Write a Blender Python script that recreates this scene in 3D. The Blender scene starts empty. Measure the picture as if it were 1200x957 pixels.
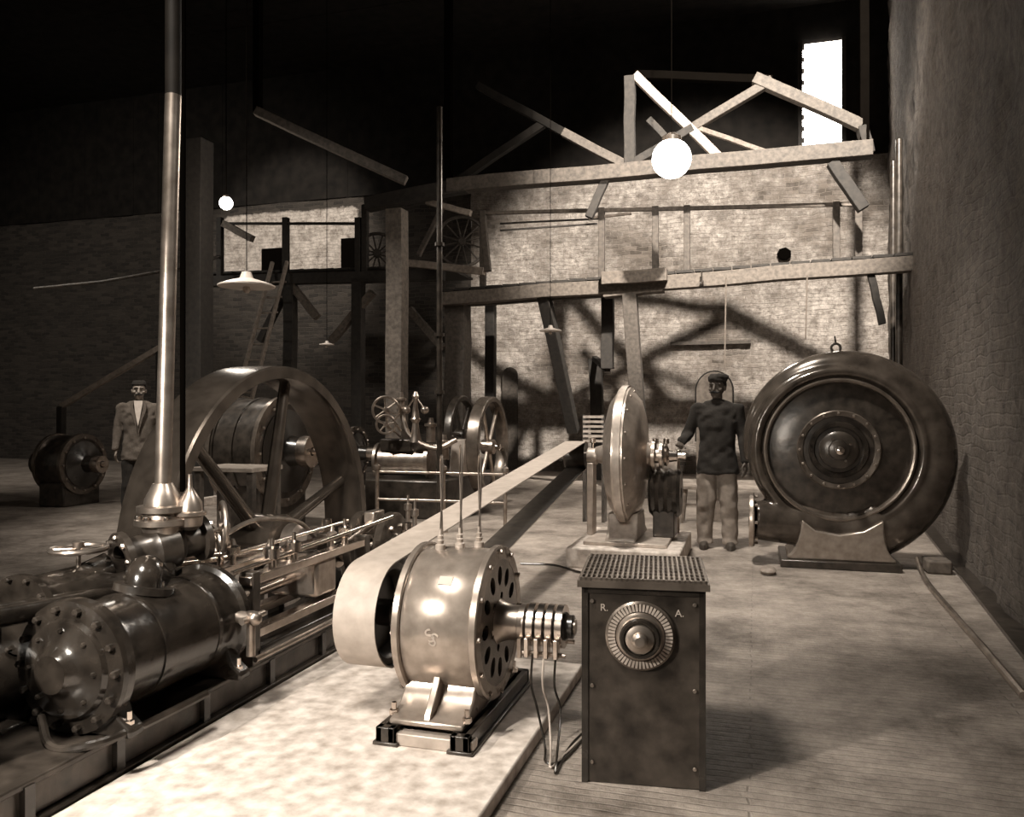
import bpy, bmesh, math, random
from mathutils import Vector, Matrix, noise
random.seed(7)
SC = bpy.context.scene
C = SC.collection
PI = math.pi
A = math.atan(.3); ca, sa = math.cos(A), math.sin(A)
CAMZ = 1.42; F = 950.0
CAM = Vector((0, 0, CAMZ))
# ---- survey helpers: turn a measured bearing into a point of the room
def ray(px, py):
    r = (px-600)/F; z = (478.5-py)/F
    return Vector((r*ca-sa, r*sa+ca, z))
def at(px, py, d): return CAM+ray(px, py)*d
def pl(px, py, Y):
    v = ray(px, py); return CAM+v*(Y/v.y)
def fl(px, py, z=0):
    v = ray(px, py); return CAM+v*((z-CAMZ)/v.z)
V = Vector
# ---------------------------------------------------------------- materials
def tint(v): return (v, v*(.80+.12*min(v, 1)), v*(.64+.22*min(v, 1)), 1)
def nodes(name):
    m = bpy.data.materials.new(name); m.use_nodes = True
    nt = m.node_tree; b = nt.nodes['Principled BSDF']
    return m, nt, b
def ramp(nt, src, p0, c0, p1, c1):
    r = nt.nodes.new('ShaderNodeValToRGB')
    r.color_ramp.elements[0].position = p0; r.color_ramp.elements[0].color = c0
    r.color_ramp.elements[1].position = p1; r.color_ramp.elements[1].color = c1
    nt.links.new(src, r.inputs[0]); return r
def mat(name, v, rough=.5, metal=0, sc=8, amt=.35, bump=.1, stretch=None, spec=.5, det=6, bd=.01):
    m, nt, b = nodes(name)
    tc = nt.nodes.new('ShaderNodeTexCoord')
    mp = nt.nodes.new('ShaderNodeMapping'); nt.links.new(tc.outputs['Object'], mp.inputs[0])
    if stretch: mp.inputs['Scale'].default_value = stretch
    n = nt.nodes.new('ShaderNodeTexNoise'); n.inputs['Scale'].default_value = sc; n.inputs['Detail'].default_value = det
    nt.links.new(mp.outputs[0], n.inputs[0])
    r = ramp(nt, n.outputs[0], .3, tint(v*(1-amt)), .7, tint(v*(1+amt)))
    nt.links.new(r.outputs[0], b.inputs['Base Color'])
    b.inputs['Roughness'].default_value = rough; b.inputs['Metallic'].default_value = metal
    b.inputs['Specular IOR Level'].default_value = spec
    if bump:
        bp = nt.nodes.new('ShaderNodeBump'); bp.inputs['Strength'].default_value = bump; bp.inputs['Distance'].default_value = bd
        nt.links.new(n.outputs[0], bp.inputs['Height']); nt.links.new(bp.outputs[0], b.inputs['Normal'])
    return m
def emis(name, s, v=1.0):
    m, nt, b = nodes(name)
    b.inputs['Base Color'].default_value = (1, .95, .88, 1)
    b.inputs['Emission Color'].default_value = (1, .93, .84, 1); b.inputs['Emission Strength'].default_value = s
    return m
def brickmat(name, axis, vb, vm, vp, p0, p1, sc=2.2, nsc=.7, bump=.6, boxm=None, dark=.3, fine=4.2):
    m, nt, b = nodes(name); L = nt.links.new; N = nt.nodes.new
    sp = N('ShaderNodeSeparateXYZ'); cb = N('ShaderNodeCombineXYZ')
    g = N('ShaderNodeNewGeometry')
    L(g.outputs['Position'], sp.inputs[0]); L(sp.outputs[axis], cb.inputs[0]); L(sp.outputs[2], cb.inputs[1])
    wn = N('ShaderNodeTexNoise'); wn.inputs['Scale'].default_value = 2.5; wn.inputs['Detail'].default_value = 6; L(g.outputs['Position'], wn.inputs[0])
    wv = N('ShaderNodeVectorMath'); wv.operation = 'SCALE'; wv.inputs[3].default_value = .16; L(wn.outputs[1], wv.inputs[0])
    wa = N('ShaderNodeVectorMath'); wa.operation = 'ADD'; L(cb.outputs[0], wa.inputs[0]); L(wv.outputs[0], wa.inputs[1])
    br = N('ShaderNodeTexBrick'); br.inputs['Scale'].default_value = sc
    br.inputs['Mortar Size'].default_value = .022; br.inputs['Mortar Smooth'].default_value = .6; br.inputs['Brick Width'].default_value = .6; br.inputs['Row Height'].default_value = .2
    br.inputs['Color1'].default_value = tint(vb); br.inputs['Color2'].default_value = tint(vb*.4); br.inputs['Mortar'].default_value = tint(vm)
    L(wa.outputs[0], br.inputs[0])
    n = N('ShaderNodeTexNoise'); n.inputs['Scale'].default_value = nsc; n.inputs['Detail'].default_value = 12; n.inputs['Roughness'].default_value = .75
    L(g.outputs['Position'], n.inputs[0])
    src = n.outputs[0]
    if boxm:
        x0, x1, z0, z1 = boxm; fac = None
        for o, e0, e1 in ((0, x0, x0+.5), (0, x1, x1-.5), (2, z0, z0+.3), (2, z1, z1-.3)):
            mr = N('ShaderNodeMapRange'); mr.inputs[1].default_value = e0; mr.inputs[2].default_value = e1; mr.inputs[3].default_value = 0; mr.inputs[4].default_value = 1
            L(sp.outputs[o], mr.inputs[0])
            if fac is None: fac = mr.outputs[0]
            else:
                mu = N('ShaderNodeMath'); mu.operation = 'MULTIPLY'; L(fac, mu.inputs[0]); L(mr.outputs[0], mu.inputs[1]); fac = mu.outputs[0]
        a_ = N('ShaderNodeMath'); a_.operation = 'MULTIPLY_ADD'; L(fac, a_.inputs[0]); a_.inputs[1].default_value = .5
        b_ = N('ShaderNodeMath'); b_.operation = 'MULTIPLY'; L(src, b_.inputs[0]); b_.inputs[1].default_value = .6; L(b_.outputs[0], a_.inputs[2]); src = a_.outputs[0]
    mk = ramp(nt, src, p0, (0, 0, 0, 1), p1, (1, 1, 1, 1))
    n2 = N('ShaderNodeTexNoise'); n2.inputs['Scale'].default_value = fine; n2.inputs['Detail'].default_value = 14; n2.inputs['Roughness'].default_value = .85
    L(g.outputs['Position'], n2.inputs[0])
    pc = ramp(nt, n2.outputs[0], .38, tint(vp*dark), .60, tint(vp))
    mx = N('ShaderNodeMixRGB'); L(mk.outputs[0], mx.inputs[0]); L(br.outputs[0], mx.inputs[1]); L(pc.outputs[0], mx.inputs[2])
    L(mx.outputs[0], b.inputs['Base Color']); b.inputs['Roughness'].default_value = .9
    a1 = N('ShaderNodeMath'); a1.operation = 'MULTIPLY_ADD'; L(br.outputs[1], a1.inputs[0]); a1.inputs[1].default_value = -.25; L(n2.outputs[0], a1.inputs[2])
    bp = N('ShaderNodeBump'); bp.inputs['Strength'].default_value = bump; bp.inputs['Distance'].default_value = .08
    L(a1.outputs[0], bp.inputs['Height']); L(bp.outputs[0], b.inputs['Normal'])
    return m
def floormat():
    m, nt, b = nodes('floor concrete'); L = nt.links.new; N = nt.nodes.new
    g = N('ShaderNodeNewGeometry')
    n = N('ShaderNodeTexNoise'); n.inputs['Scale'].default_value = 1.6; n.inputs['Detail'].default_value = 15; n.inputs['Roughness'].default_value = .82
    L(g.outputs['Position'], n.inputs[0])
    r = ramp(nt, n.outputs[0], .38, tint(.13), .62, tint(.48))
    wn = N('ShaderNodeTexNoise'); wn.inputs['Scale'].default_value = 5; wn.inputs['Detail'].default_value = 6; L(g.outputs['Position'], wn.inputs[0])
    wv = N('ShaderNodeVectorMath'); wv.operation = 'SCALE'; wv.inputs[3].default_value = .04; L(wn.outputs[1], wv.inputs[0])
    wa = N('ShaderNodeVectorMath'); wa.operation = 'ADD'; L(g.outputs['Position'], wa.inputs[0]); L(wv.outputs[0], wa.inputs[1])
    br = N('ShaderNodeTexBrick'); br.inputs['Scale'].default_value = 1.0; br.inputs['Brick Width'].default_value = 2.4; br.inputs['Row Height'].default_value = .05
    br.inputs['Mortar Size'].default_value = .007; br.inputs['Mortar Smooth'].default_value = .8; br.inputs['Color1'].default_value = (1, 1, 1, 1); br.inputs['Color2'].default_value = (.88, .88, .88, 1); br.inputs['Mortar'].default_value = (.45, .45, .45, 1)
    L(wa.outputs[0], br.inputs[0])
    mx = N('ShaderNodeMixRGB'); mx.blend_type = 'MULTIPLY'; mx.inputs[0].default_value = .45
    L(r.outputs[0], mx.inputs[1]); L(br.outputs[0], mx.inputs[2]); L(mx.outputs[0], b.inputs['Base Color'])
    n2 = N('ShaderNodeTexNoise'); n2.inputs['Scale'].default_value = 12; n2.inputs['Detail'].default_value = 12; n2.inputs['Roughness'].default_value = .7; L(g.outputs['Position'], n2.inputs[0])
    a1 = N('ShaderNodeMath'); a1.operation = 'MULTIPLY_ADD'; L(br.outputs[1], a1.inputs[0]); a1.inputs[1].default_value = -.2; L(n2.outputs[0], a1.inputs[2])
    bp = N('ShaderNodeBump'); bp.inputs['Strength'].default_value = .8; bp.inputs['Distance'].default_value = .02
    L(a1.outputs[0], bp.inputs['Height']); L(bp.outputs[0], b.inputs['Normal'])
    b.inputs['Roughness'].default_value = .5
    return m
M = dict(
 iron=mat('black painted iron', .022, .25, 0, 14, .5, .12, spec=.8),
 iron2=mat('worn dark iron', .050, .30, .3, 11, .6, .3, spec=.7),
 gloss=mat('glossy black iron', .028, .18, .15, 11, .6, .35, spec=.9),
 fly=mat('plain iron', .17, .26, .6, 9, .4, .1, spec=.8),
 wheelm=mat('polished dark iron', .115, .2, .7, 9, .35, .06, spec=.9),
 bronze=mat('dark glossy casting', .10, .19, .45, 7, .45, .12, spec=.9),
 steel=mat('polished steel', .7, .2, 1, 20, .15, .03),
 dsteel=mat('dull steel', .42, .33, .9, 12, .3, .1),
 paint=mat('grey machine paint', .34, .26, .55, 16, .2, .06),
 disc=mat('bright casing metal', .48, .3, .55, 14, .2, .08),
 lpaint=mat('pale machine paint', .45, .4, .2, 12, .25, .12),
 brass=mat('brass', .6, .25, 1, 15, .25, .05),
 wood=mat('weathered timber', .065, .75, 0, 18, .4, .5, det=10),
 mwood=mat('gallery timber', .11, .75, 0, 18, .4, .5, det=10),
 lwood=mat('pale timber', .26, .7, 0, 16, .3, .3, det=10),
 dwood=mat('very dark timber', .022, .8, 0, 14, .4, .3),  # one dark tone for timber
 roof=mat('near black roof boards', .009, .9, 0, 4, .5, .3, spec=.2),
 belt=mat('leather belt', .42, .5, 0, 14, .15, .08),
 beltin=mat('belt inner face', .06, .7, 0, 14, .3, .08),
 conc=mat('pale concrete', .58, .7, 0, 14, .35, .6, det=15),
 floor=floormat(),
 plaster=brickmat('whitewashed brick', 0, .24, .30, .74, .40, .60, dark=.24, fine=5.5, bump=1.0),
 brickl=brickmat('dark patched brick', 0, .06, .07, .7, .60, .68, boxm=(-13.6, -9.0, 4.5, 6.6), bump=.9),  # dark brick, pale plaster mainly inside the boxed area
 brickd=brickmat('dark side brick', 1, .05, .07, .1, .5, .6),
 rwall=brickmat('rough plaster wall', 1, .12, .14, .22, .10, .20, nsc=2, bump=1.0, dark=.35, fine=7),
 white=mat('white enamel', .75, .3, 0, 8, .08, 0),
 paper=mat('paper', .55, .8, 0, 8, .05, 0),
 skin=mat('skin', .28, .6, 0, 20, .12, .05),
 eye=mat('dark eyes', .05, .4, 0, 20, .1, 0),
 dcloth=mat('dark wool cloth', .020, .95, 0, 60, .3, .3, bd=.003),
 gcloth=mat('grey worn trousers', .27, .95, 0, 30, .12, .3, bd=.006),
 shirt=mat('white shirt', .6, .9, 0, 30, .08, .1),
 hair=mat('black hair', .006, .7, 0, 60, .3, .2),
 leather=mat('shoe leather', .06, .5, 0, 20, .3, .1),
 black=mat('black void', .002, 1, 0, 8, .1, 0, spec=0),
 rope=mat('rope', .12, .9, 0, 30, .3, .2),
 lamp=emis('lamp glow', 14), lamp2=emis('small lamp glow', 14), sky=emis('bright window glass', 14),
)
# ---------------------------------------------------------------- objects
BASE = {}
def tag(o, label=None, cat=None, group=None, kind=None):
    if label: o['label'] = label
    if cat: o['category'] = cat
    if group: o['group'] = group
    if kind: o['kind'] = kind
    return o
def thing(name, label, cat, loc, rotz=None, group=None):
    o = bpy.data.objects.new(name, None); C.objects.link(o); o.location = loc
    o.empty_display_size = .1
    if rotz is not None: o.rotation_euler = (0, 0, rotz); BASE[o.name] = V((0, 0, 0))
    else: BASE[o.name] = V(loc)
    return tag(o, label, cat, group)
def nb(): return bmesh.new()
def obj(name, bm, m, parent=None, bevel=0, sm=35, label=None):
    bmesh.ops.recalc_face_normals(bm, faces=bm.faces)
    if parent: off = BASE[parent.name]
    else:
        xs = [v.co for v in bm.verts]
        off = V(((min(v.x for v in xs)+max(v.x for v in xs))/2, (min(v.y for v in xs)+max(v.y for v in xs))/2, min(v.z for v in xs)))
    for v in bm.verts: v.co -= off
    me = bpy.data.meshes.new(name); bm.to_mesh(me); bm.free()
    for p in me.polygons: p.use_smooth = True
    me.set_sharp_from_angle(angle=math.radians(sm))
    o = bpy.data.objects.new(name, me); C.objects.link(o)
    me.materials.append(M[m] if isinstance(m, str) else m)
    if parent: o.parent = parent; BASE[o.name] = off
    else: o.location = off; BASE[o.name] = off
    if bevel:
        b = o.modifiers.new('b', 'BEVEL'); b.width = bevel; b.segments = 2; b.limit_method = 'ANGLE'; b.angle_limit = math.radians(40)
    if label: o['label'] = label
    return o
def frame(ax):
    ax = V(ax).normalized()
    t = V((0, 0, 1)) if abs(ax.z) < .9 else V((1, 0, 0))
    u = ax.cross(t).normalized(); return ax, u, u.cross(ax).normalized()
def lathe(bm, prof, o, axis, n=40, closed=False):
    ax, u, w = frame(axis); o = V(o); rings = []
    for t, r in prof:
        c = o+ax*t
        if r < 1e-5: rings.append([bm.verts.new(c)])
        else: rings.append([bm.verts.new(c+(u*math.cos(2*PI*k/n)+w*math.sin(2*PI*k/n))*r) for k in range(n)])
    prs = list(zip(rings, rings[1:]))
    if closed: prs.append((rings[-1], rings[0]))
    for a, b in prs:
        for k in range(n):
            j = (k+1) % n
            f = [a[k % len(a)], a[j % len(a)], b[j % len(b)], b[k % len(b)]]
            g = []
            for q in f:
                if q not in g: g.append(q)
            if len(g) > 2: bm.faces.new(g)
    if not closed:
        for r in (rings[0], rings[-1]):
            if len(r) > 2: bm.faces.new(r)
    return bm
def L1(prof, o, axis, n=40, closed=False): return lathe(nb(), prof, o, axis, n, closed)
def tube(bm, p, q, r, r2=None, n=14):
    p, q = V(p), V(q); return lathe(bm, [(0, r), ((q-p).length, r if r2 is None else r2)], p, q-p, n)
def path(bm, pts, r, n=10, closed=False):
    pts = [V(p) for p in pts]; N = len(pts); rs = r if isinstance(r, (list, tuple)) else [r]*N
    prev = None; rings = []
    for i, p in enumerate(pts):
        if closed: t = pts[(i+1) % N]-pts[i-1]
        else: t = pts[min(i+1, N-1)]-pts[max(i-1, 0)]
        t.normalize()
        if prev is None: _, u, w = frame(t)
        else: u = (prev-t*prev.dot(t)).normalized(); w = u.cross(t).normalized()
        prev = u
        rings.append([bm.verts.new(p+(u*math.cos(2*PI*k/n)+w*math.sin(2*PI*k/n))*rs[i]) for k in range(n)])
    prs = list(zip(rings, rings[1:]))
    if closed: prs.append((rings[-1], rings[0]))
    for a, b in prs:
        for k in range(n): bm.faces.new([a[k], a[(k+1) % n], b[(k+1) % n], b[k]])
    if not closed: bm.faces.new(rings[0]); bm.faces.new(rings[-1])
    return bm
def smooth_pts(pts, k=6):
    pts = [V(p) for p in pts]; out = []
    P = [pts[0]*2-pts[1]]+pts+[pts[-1]*2-pts[-2]]
    for i in range(1, len(P)-2):
        for s in range(k):
            t = s/k; a, b, c, d = P[i-1:i+3]
            out.append(.5*((2*b)+(c-a)*t+(2*a-5*b+4*c-d)*t*t+(3*b-a-3*c+d)*t**3))
    out.append(pts[-1]); return out
def box(bm, x0, x1, y0, y1, z0, z1):
    v = [bm.verts.new((x, y, z)) for x in (x0, x1) for y in (y0, y1) for z in (z0, z1)]
    for f in ((0, 1, 3, 2), (4, 6, 7, 5), (0, 4, 5, 1), (2, 3, 7, 6), (0, 2, 6, 4), (1, 5, 7, 3)): bm.faces.new([v[i] for i in f])
    return bm
def bar(bm, p, q, w, h, seg=1):
    p, q = V(p), V(q); d = (q-p).normalized()
    s = d.cross(V((0, 0, 1)))
    s = V((1, 0, 0)) if s.length < .05 else s.normalized()
    u = s.cross(d).normalized(); R = []
    for i in range(seg+1):
        c = p.lerp(q, i/seg)
        if 0 < i < seg: c = c+V((random.uniform(-1, 1), 0, random.uniform(-1, 1)))*h*.06
        R.append([bm.verts.new(c+s*a*w/2+u*b*h/2) for a, b in ((-1, -1), (1, -1), (1, 1), (-1, 1))])
    for a, b in zip(R, R[1:]):
        for k in range(4): bm.faces.new([a[k], a[(k+1) % 4], b[(k+1) % 4], b[k]])
    bm.faces.new(R[0]); bm.faces.new(R[-1]); return bm
def prism(bm, pts, f0, f1):
    a = [bm.verts.new(f0(*p)) for p in pts]; b = [bm.verts.new(f1(*p)) for p in pts]; n = len(pts)
    bm.faces.new(a); bm.faces.new(b)
    for k in range(n): bm.faces.new([a[k], a[(k+1) % n], b[(k+1) % n], b[k]])
    return bm
def ball(bm, c, rx, ry=None, rz=None, sub=3):
    ry = ry or rx; rz = rz or rx
    m = Matrix.Translation(V(c)) @ Matrix.Diagonal((rx, ry, rz, 1))
    bmesh.ops.create_icosphere(bm, subdivisions=sub, radius=1, matrix=m); return bm
def curve_plate(outer, holes, th, mtx):
    cu = bpy.data.curves.new('c', 'CURVE'); cu.dimensions = '2D'; cu.fill_mode = 'BOTH'; cu.extrude = th/2
    for pts in [outer]+holes:
        s = cu.splines.new('POLY'); s.points.add(len(pts)-1)
        for i, p in enumerate(pts): s.points[i].co = (p[0], p[1], 0, 1)
        s.use_cyclic_u = True
    return curve_bm(cu, mtx)
def curve_bm(cu, mtx):
    o = bpy.data.objects.new('tmp', cu); C.objects.link(o); bpy.context.view_layer.update()
    dg = bpy.context.evaluated_depsgraph_get(); me = bpy.data.meshes.new_from_object(o.evaluated_get(dg))
    bm = nb(); bm.from_mesh(me); bmesh.ops.remove_doubles(bm, verts=bm.verts, dist=1e-5); bmesh.ops.transform(bm, matrix=mtx, verts=bm.verts)
    bpy.data.objects.remove(o); bpy.data.meshes.remove(me); bpy.data.curves.remove(cu); return bm
def text_bm(s, size, mtx, ext=.001):
    cu = bpy.data.curves.new('t', 'FONT'); cu.body = s; cu.size = size; cu.extrude = ext; cu.align_x = 'CENTER'; cu.align_y = 'CENTER'
    return curve_bm(cu, mtx)
def ell(cx, cy, rx, ry, n=24, rot=0):
    return [(cx+math.cos(rot)*rx*math.cos(2*PI*k/n)-math.sin(rot)*ry*math.sin(2*PI*k/n), cy+math.sin(rot)*rx*math.cos(2*PI*k/n)+math.cos(rot)*ry*math.sin(2*PI*k/n)) for k in range(n)]
def struct(name, bm, m, **k): return tag(obj(name, bm, m, **k), kind='structure')
def bolts(parent, c, axis, R, n, r=.012, h=.02, m='dsteel', ph=0):
    ax, u, w = frame(axis)
    for k in range(n):
        a = 2*PI*k/n+ph
        obj('bolt', L1([(-.005, r), (h*.8, r), (h, r*.6)], V(c)+(u*math.cos(a)+w*math.sin(a))*R, ax, 6), m, parent)
def wheel(parent, name, c, axis, R, rw, rt, ns, hubr, hubw, sr, m='iron', ms=None, ph=.3, sub=True, taper=.8, flat=1.0):
    ax, u, w = frame(axis); c = V(c)
    rim = obj(name, L1([(-rw/2, R-rt), (-rw/2, R-.012), (-rw/2+.012, R), (0, R+.004), (rw/2-.012, R), (rw/2, R-.012), (rw/2, R-rt), (rw/2-.03, R-rt-.01), (-rw/2+.03, R-rt-.01)], c, ax, 96, True), m, parent)
    p = rim if sub else parent
    obj('hub', L1([(-hubw/2, hubr*.7), (-hubw/2+.02, hubr), (hubw/2-.02, hubr), (hubw/2, hubr*.7)], c, ax, 28), ms or m, p)
    for k in range(ns):
        a = ph+2*PI*k/ns; d = u*math.cos(a)+w*math.sin(a)
        obj('spoke', tube(nb(), c+d*hubr*.8, c+d*(R-rt*.7), sr, sr*taper, 14), ms or m, p)
    return rim
def handwheel(parent, c, axis, R, r, ns, m='iron', stem=None):
    ax, u, w = frame(axis); c = V(c)
    bm = nb(); path(bm, [c+(u*math.cos(2*PI*k/36)+w*math.sin(2*PI*k/36))*R for k in range(36)], r, 8, True)
    for k in range(ns):
        a = 2*PI*k/ns+.4; d = u*math.cos(a)+w*math.sin(a); tube(bm, c, c+d*R, r*.7, n=8)
    lathe(bm, [(-.02, r*2), (.03, r*2), (.035, r)], c, ax, 12)
    o = obj('handwheel', bm, m, parent)
    if stem: obj('valve_stem', tube(nb(), c, stem, r*.8, n=10), 'dsteel', parent)
    return o
# ================================================================ SETTING
YB = 18.0
def wx(y): return 1.15+.0806*y      # right wall
bm = nb(); PX0, PX1, PY0, PY1 = -3.74, -2.80, 3.50, 6.45
def quad(bm, a, b, c, d): bm.faces.new([bm.verts.new(p) for p in (a, b, c, d)])
for x0, x1, y0, y1 in ((-24, PX0, -4, 18.1), (PX1, 3.2, -4, 18.1), (PX0, PX1, -4, PY0), (PX0, PX1, PY1, 18.1)):
    quad(bm, (x0, y0, 0), (x1, y0, 0), (x1, y1, 0), (x0, y1, 0))
for (x0, y0), (x1, y1) in (((PX0, PY0), (PX1, PY0)), ((PX1, PY0), (PX1, PY1)), ((PX1, PY1), (PX0, PY1)), ((PX0, PY1), (PX0, PY0))):
    quad(bm, (x0, y0, 0), (x1, y1, 0), (x1, y1, -1), (x0, y0, -1))
quad(bm, (PX0, PY0, -1), (PX1, PY0, -1), (PX1, PY1, -1), (PX0, PY1, -1))
bmesh.ops.remove_doubles(bm, verts=bm.verts, dist=1e-4)
struct('floor', bm, 'floor')
def gridwall(name, fn, nu, nv, m, amp, sc):
    bm = nb(); G = []
    for i in range(nu+1):
        row = []
        for j in range(nv+1):
            p, nrm = fn(i/nu, j/nv)
            row.append(bm.verts.new(p+nrm*(noise.noise(p*sc)*amp+noise.noise(p*sc*3.1)*amp*.45+noise.noise(p*sc*8)*amp*.25)))
        G.append(row)
    for i in range(nu):
        for j in range(nv): bm.faces.new([G[i][j], G[i+1][j], G[i+1][j+1], G[i][j+1]])
    return struct(name, bm, m, sm=80)
gridwall('wall_back', lambda u, v: (V((-6.4+9.2*u, YB, -.05+6.75*v)), V((0, -1, 0))), 150, 110, 'plaster', .07, 1.3)
gridwall('wall_back_left', lambda u, v: (V((-24+17.6*u, YB, -.05+6.9*v)), V((0, -1, 0))), 120, 50, 'brickl', .07, 1.1)
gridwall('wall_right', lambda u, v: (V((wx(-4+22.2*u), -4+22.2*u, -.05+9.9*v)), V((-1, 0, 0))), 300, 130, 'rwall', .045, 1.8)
gridwall('wall_left', lambda u, v: (V((-24, -4+22.2*u, -.05+9.9*v)), V((1, 0, 0))), 40, 20, 'brickd', .05, 1)
bm = nb()
x = -24.0
while x < 2.7:
    box(bm, x, x+.40, YB-.08+random.uniform(0, .02), YB+.02, 6.62, 9.9); x += .40
struct('unlit_wall_stand_in', bm, 'roof')  # near black boarding put in to stand for the unlit upper wall
bm = nb(); y = -4.0
while y < 18:
    box(bm, -24.1, 3.2, y, y+.34, 9.8+random.uniform(0, .02), 9.9); y += .34
struct('ceiling', bm, 'roof')
# window high in the gable
p0, p1 = pl(940, 196, 17.9), pl(986, 48, 17.9)
bm = nb(); pts = [(p0.x, 6.6), (p1.x, 6.6), (p1.x, p1.z)]
zz = p1.z; k = 0
while zz > 6.7:
    pts.append((p0.x+(.0 if k % 2 else .05), zz)); zz -= .12; pts.append((p0.x+(.0 if k % 2 else .05), zz)); k += 1
prism(bm, pts, lambda a, z: V((a, 17.86, z)), lambda a, z: V((a, 17.90, z)))
struct('window_1', bm, 'sky')
bm = nb(); box(bm, p0.x-.08, p0.x-.0, 17.8, 17.92, 6.66, p1.z+.05); box(bm, p1.x, p1.x+.08, 17.8, 17.92, 6.66, p1.z+.05)
struct('trim_1', bm, 'dwood')
struct('trim_2', box(nb(), -2.27, -2.125, -1, 6.8, 0, .05), 'conc', bevel=.008)
# low channel edge along the foot of the right wall
bm = nb(); prism(bm, [(wx(2)-.12, 2), (wx(2)+.1, 2), (wx(17.9)+.1, 17.9), (wx(17.9)-.12, 17.9)], lambda a, y: V((a, y, 0)), lambda a, y: V((a, y, .03))); struct('baseboard_right', bm, 'iron2')
# concrete motor plinth
tag(obj('concrete_plinth', box(nb(), -2.12, -.88, .2, 4.25, 0, .06), 'conc', bevel=.008), 'low pale concrete plinth beneath the electric motor', 'plinth')
# ================================================================ ELECTRIC MOTOR
my, mz = 3.40, .485
T = thing('electric_motor', 'grey barrel shaped electric motor with perforated end shield and slip rings', 'motor', (-1.28, my, .06))
obj('casing', L1([(0, .27), (0, .30), (.02, .314), (.32, .314), (.34, .30), (.34, .27)], (-1.43, my, mz), (1, 0, 0), 72, True), 'paint', T)
for x0 in (-1.45, -1.11):
    obj('casing_rim', L1([(0, .27), (0, .322), (.006, .330), (.03, .330), (.036, .322), (.036, .27)], (x0, my, mz), (1, 0, 0), 72, True), 'paint', T)
    bolts(T, (x0+(.036 if x0 > -1.2 else 0), my, mz), (1, 0, 0), .306, 12, .011, .014 if x0 > -1.2 else .002, 'steel')
obj('rotor_core', L1([(0, .26), (.32, .26)], (-1.43, my, mz), (1, 0, 0), 48), 'black', T)
MX = Matrix(((0, 0, 1, 0), (1, 0, 0, 0), (0, 1, 0, 0), (0, 0, 0, 1)))    # local xy -> world YZ
hol = [ell(.2*math.cos(2*PI*k/12), .2*math.sin(2*PI*k/12), .042, .03, 20, 2*PI*k/12) for k in range(12)]
hol2 = [ell(.11*math.cos(2*PI*k/6+.3), .11*math.sin(2*PI*k/6+.3), .018, .018, 12) for k in range(6)]
obj('end_shield', curve_plate(ell(0, 0, .285, .285, 72), hol+hol2, .02, Matrix.Translation((-1.085, my, mz)) @ MX), 'fly', T)
obj('end_shield', curve_plate(ell(0, 0, .285, .285, 72), hol, .02, Matrix.Translation((-1.44, my, mz)) @ MX), 'iron2', T)
obj('bearing_housing', L1([(0, .10), (.02, .085), (.06, .075), (.10, .075), (.105, .085), (.13, .085), (.135, .05)], (-1.08, my, mz), (1, 0, 0), 32), 'dsteel', T)
obj('bearing_housing', L1([(0, .09), (-.05, .07), (-.09, .07)], (-1.44, my, mz), (1, 0, 0), 32), 'iron2', T)
obj('shaft', tube(nb(), (-1.80, my, mz), (-.735, my, mz), .032), 'dsteel', T)
for k in range(4):
    obj('slip_ring', L1([(0, .05), (0, .092), (.028, .092), (.028, .05)], (-.935+k*.042, my, mz), (1, 0, 0), 40, True), 'brass', T)
obj('slip_ring_core', L1([(0, .06), (.17, .06), (.18, .05), (.2, .05), (.205, .03)], (-.945, my, mz), (1, 0, 0), 32), 'iron', T)
bm = nb(); tube(bm, (-.95, my+.09, mz-.09), (-.76, my+.09, mz-.09), .01); tube(bm, (-.95, my-.09, mz-.1), (-.76, my-.09, mz-.1), .01)
box(bm, -.965, -.95, my-.11, my+.11, mz-.12, mz-.04); obj('brush_rod', bm, 'dsteel', T)
for k in range(4): obj('brush_holder', box(nb(), -.933+k*.042, -.912+k*.042, my-.125, my-.075, mz-.11, mz-.03), 'brass', T, .003)
def yz(x): return lambda a, b: V((x, a, b))
def arcp(y0, z0, y1, z1, c, n=5):     # concave curve between two points
    return [((1-t)**2*y0+2*t*(1-t)*c[0]+t*t*y1, (1-t)**2*z0+2*t*(1-t)*c[1]+t*t*z1) for t in [i/n for i in range(n+1)]]
prof = [(3.02, .135), (3.78, .135), (3.78, .158)]+arcp(3.76, .162, 3.60, .31, (3.63, .18))+arcp(3.20, .31, 3.04, .162, (3.17, .18))+[(3.02, .158)]
obj('foot', prism(nb(), prof, yz(-1.43), yz(-1.11)), 'paint', T, .008)
obj('foot_rib', prism(nb(), [(3.03, .15), (3.2, .15), (3.2, .34), (3.16, .32), (3.10, .24), (3.04, .18)], yz(-1.285), yz(-1.255)), 'paint', T, .004)
for x0 in (-1.43, -1.11):
    bm = nb(); box(bm, x0-.055, x0+.055, 2.98, 3.86, .06, .075); box(bm, x0-.04, x0-.012, 2.98, 3.86, .075, .135); box(bm, x0+.012, x0+.04, 2.98, 3.86, .075, .135)
    box(bm, x0-.04, x0+.04, 2.98, 3.02, .075, .135); box(bm, x0-.04, x0+.04, 3.82, 3.86, .075, .135)
    obj('slide_rail', bm, 'iron2', T, .004)
    for y0 in (3.07, 3.73): obj('bolt', L1([(0, .02), (.02, .02), (.022, .011), (.05, .011)], (x0, y0, .158), (0, 0, 1), 6), 'steel', T)
obj('cross_bar', box(nb(), -1.48, -1.06, 3.0, 3.06, .06, .11), 'lpaint', T, .005)
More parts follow.
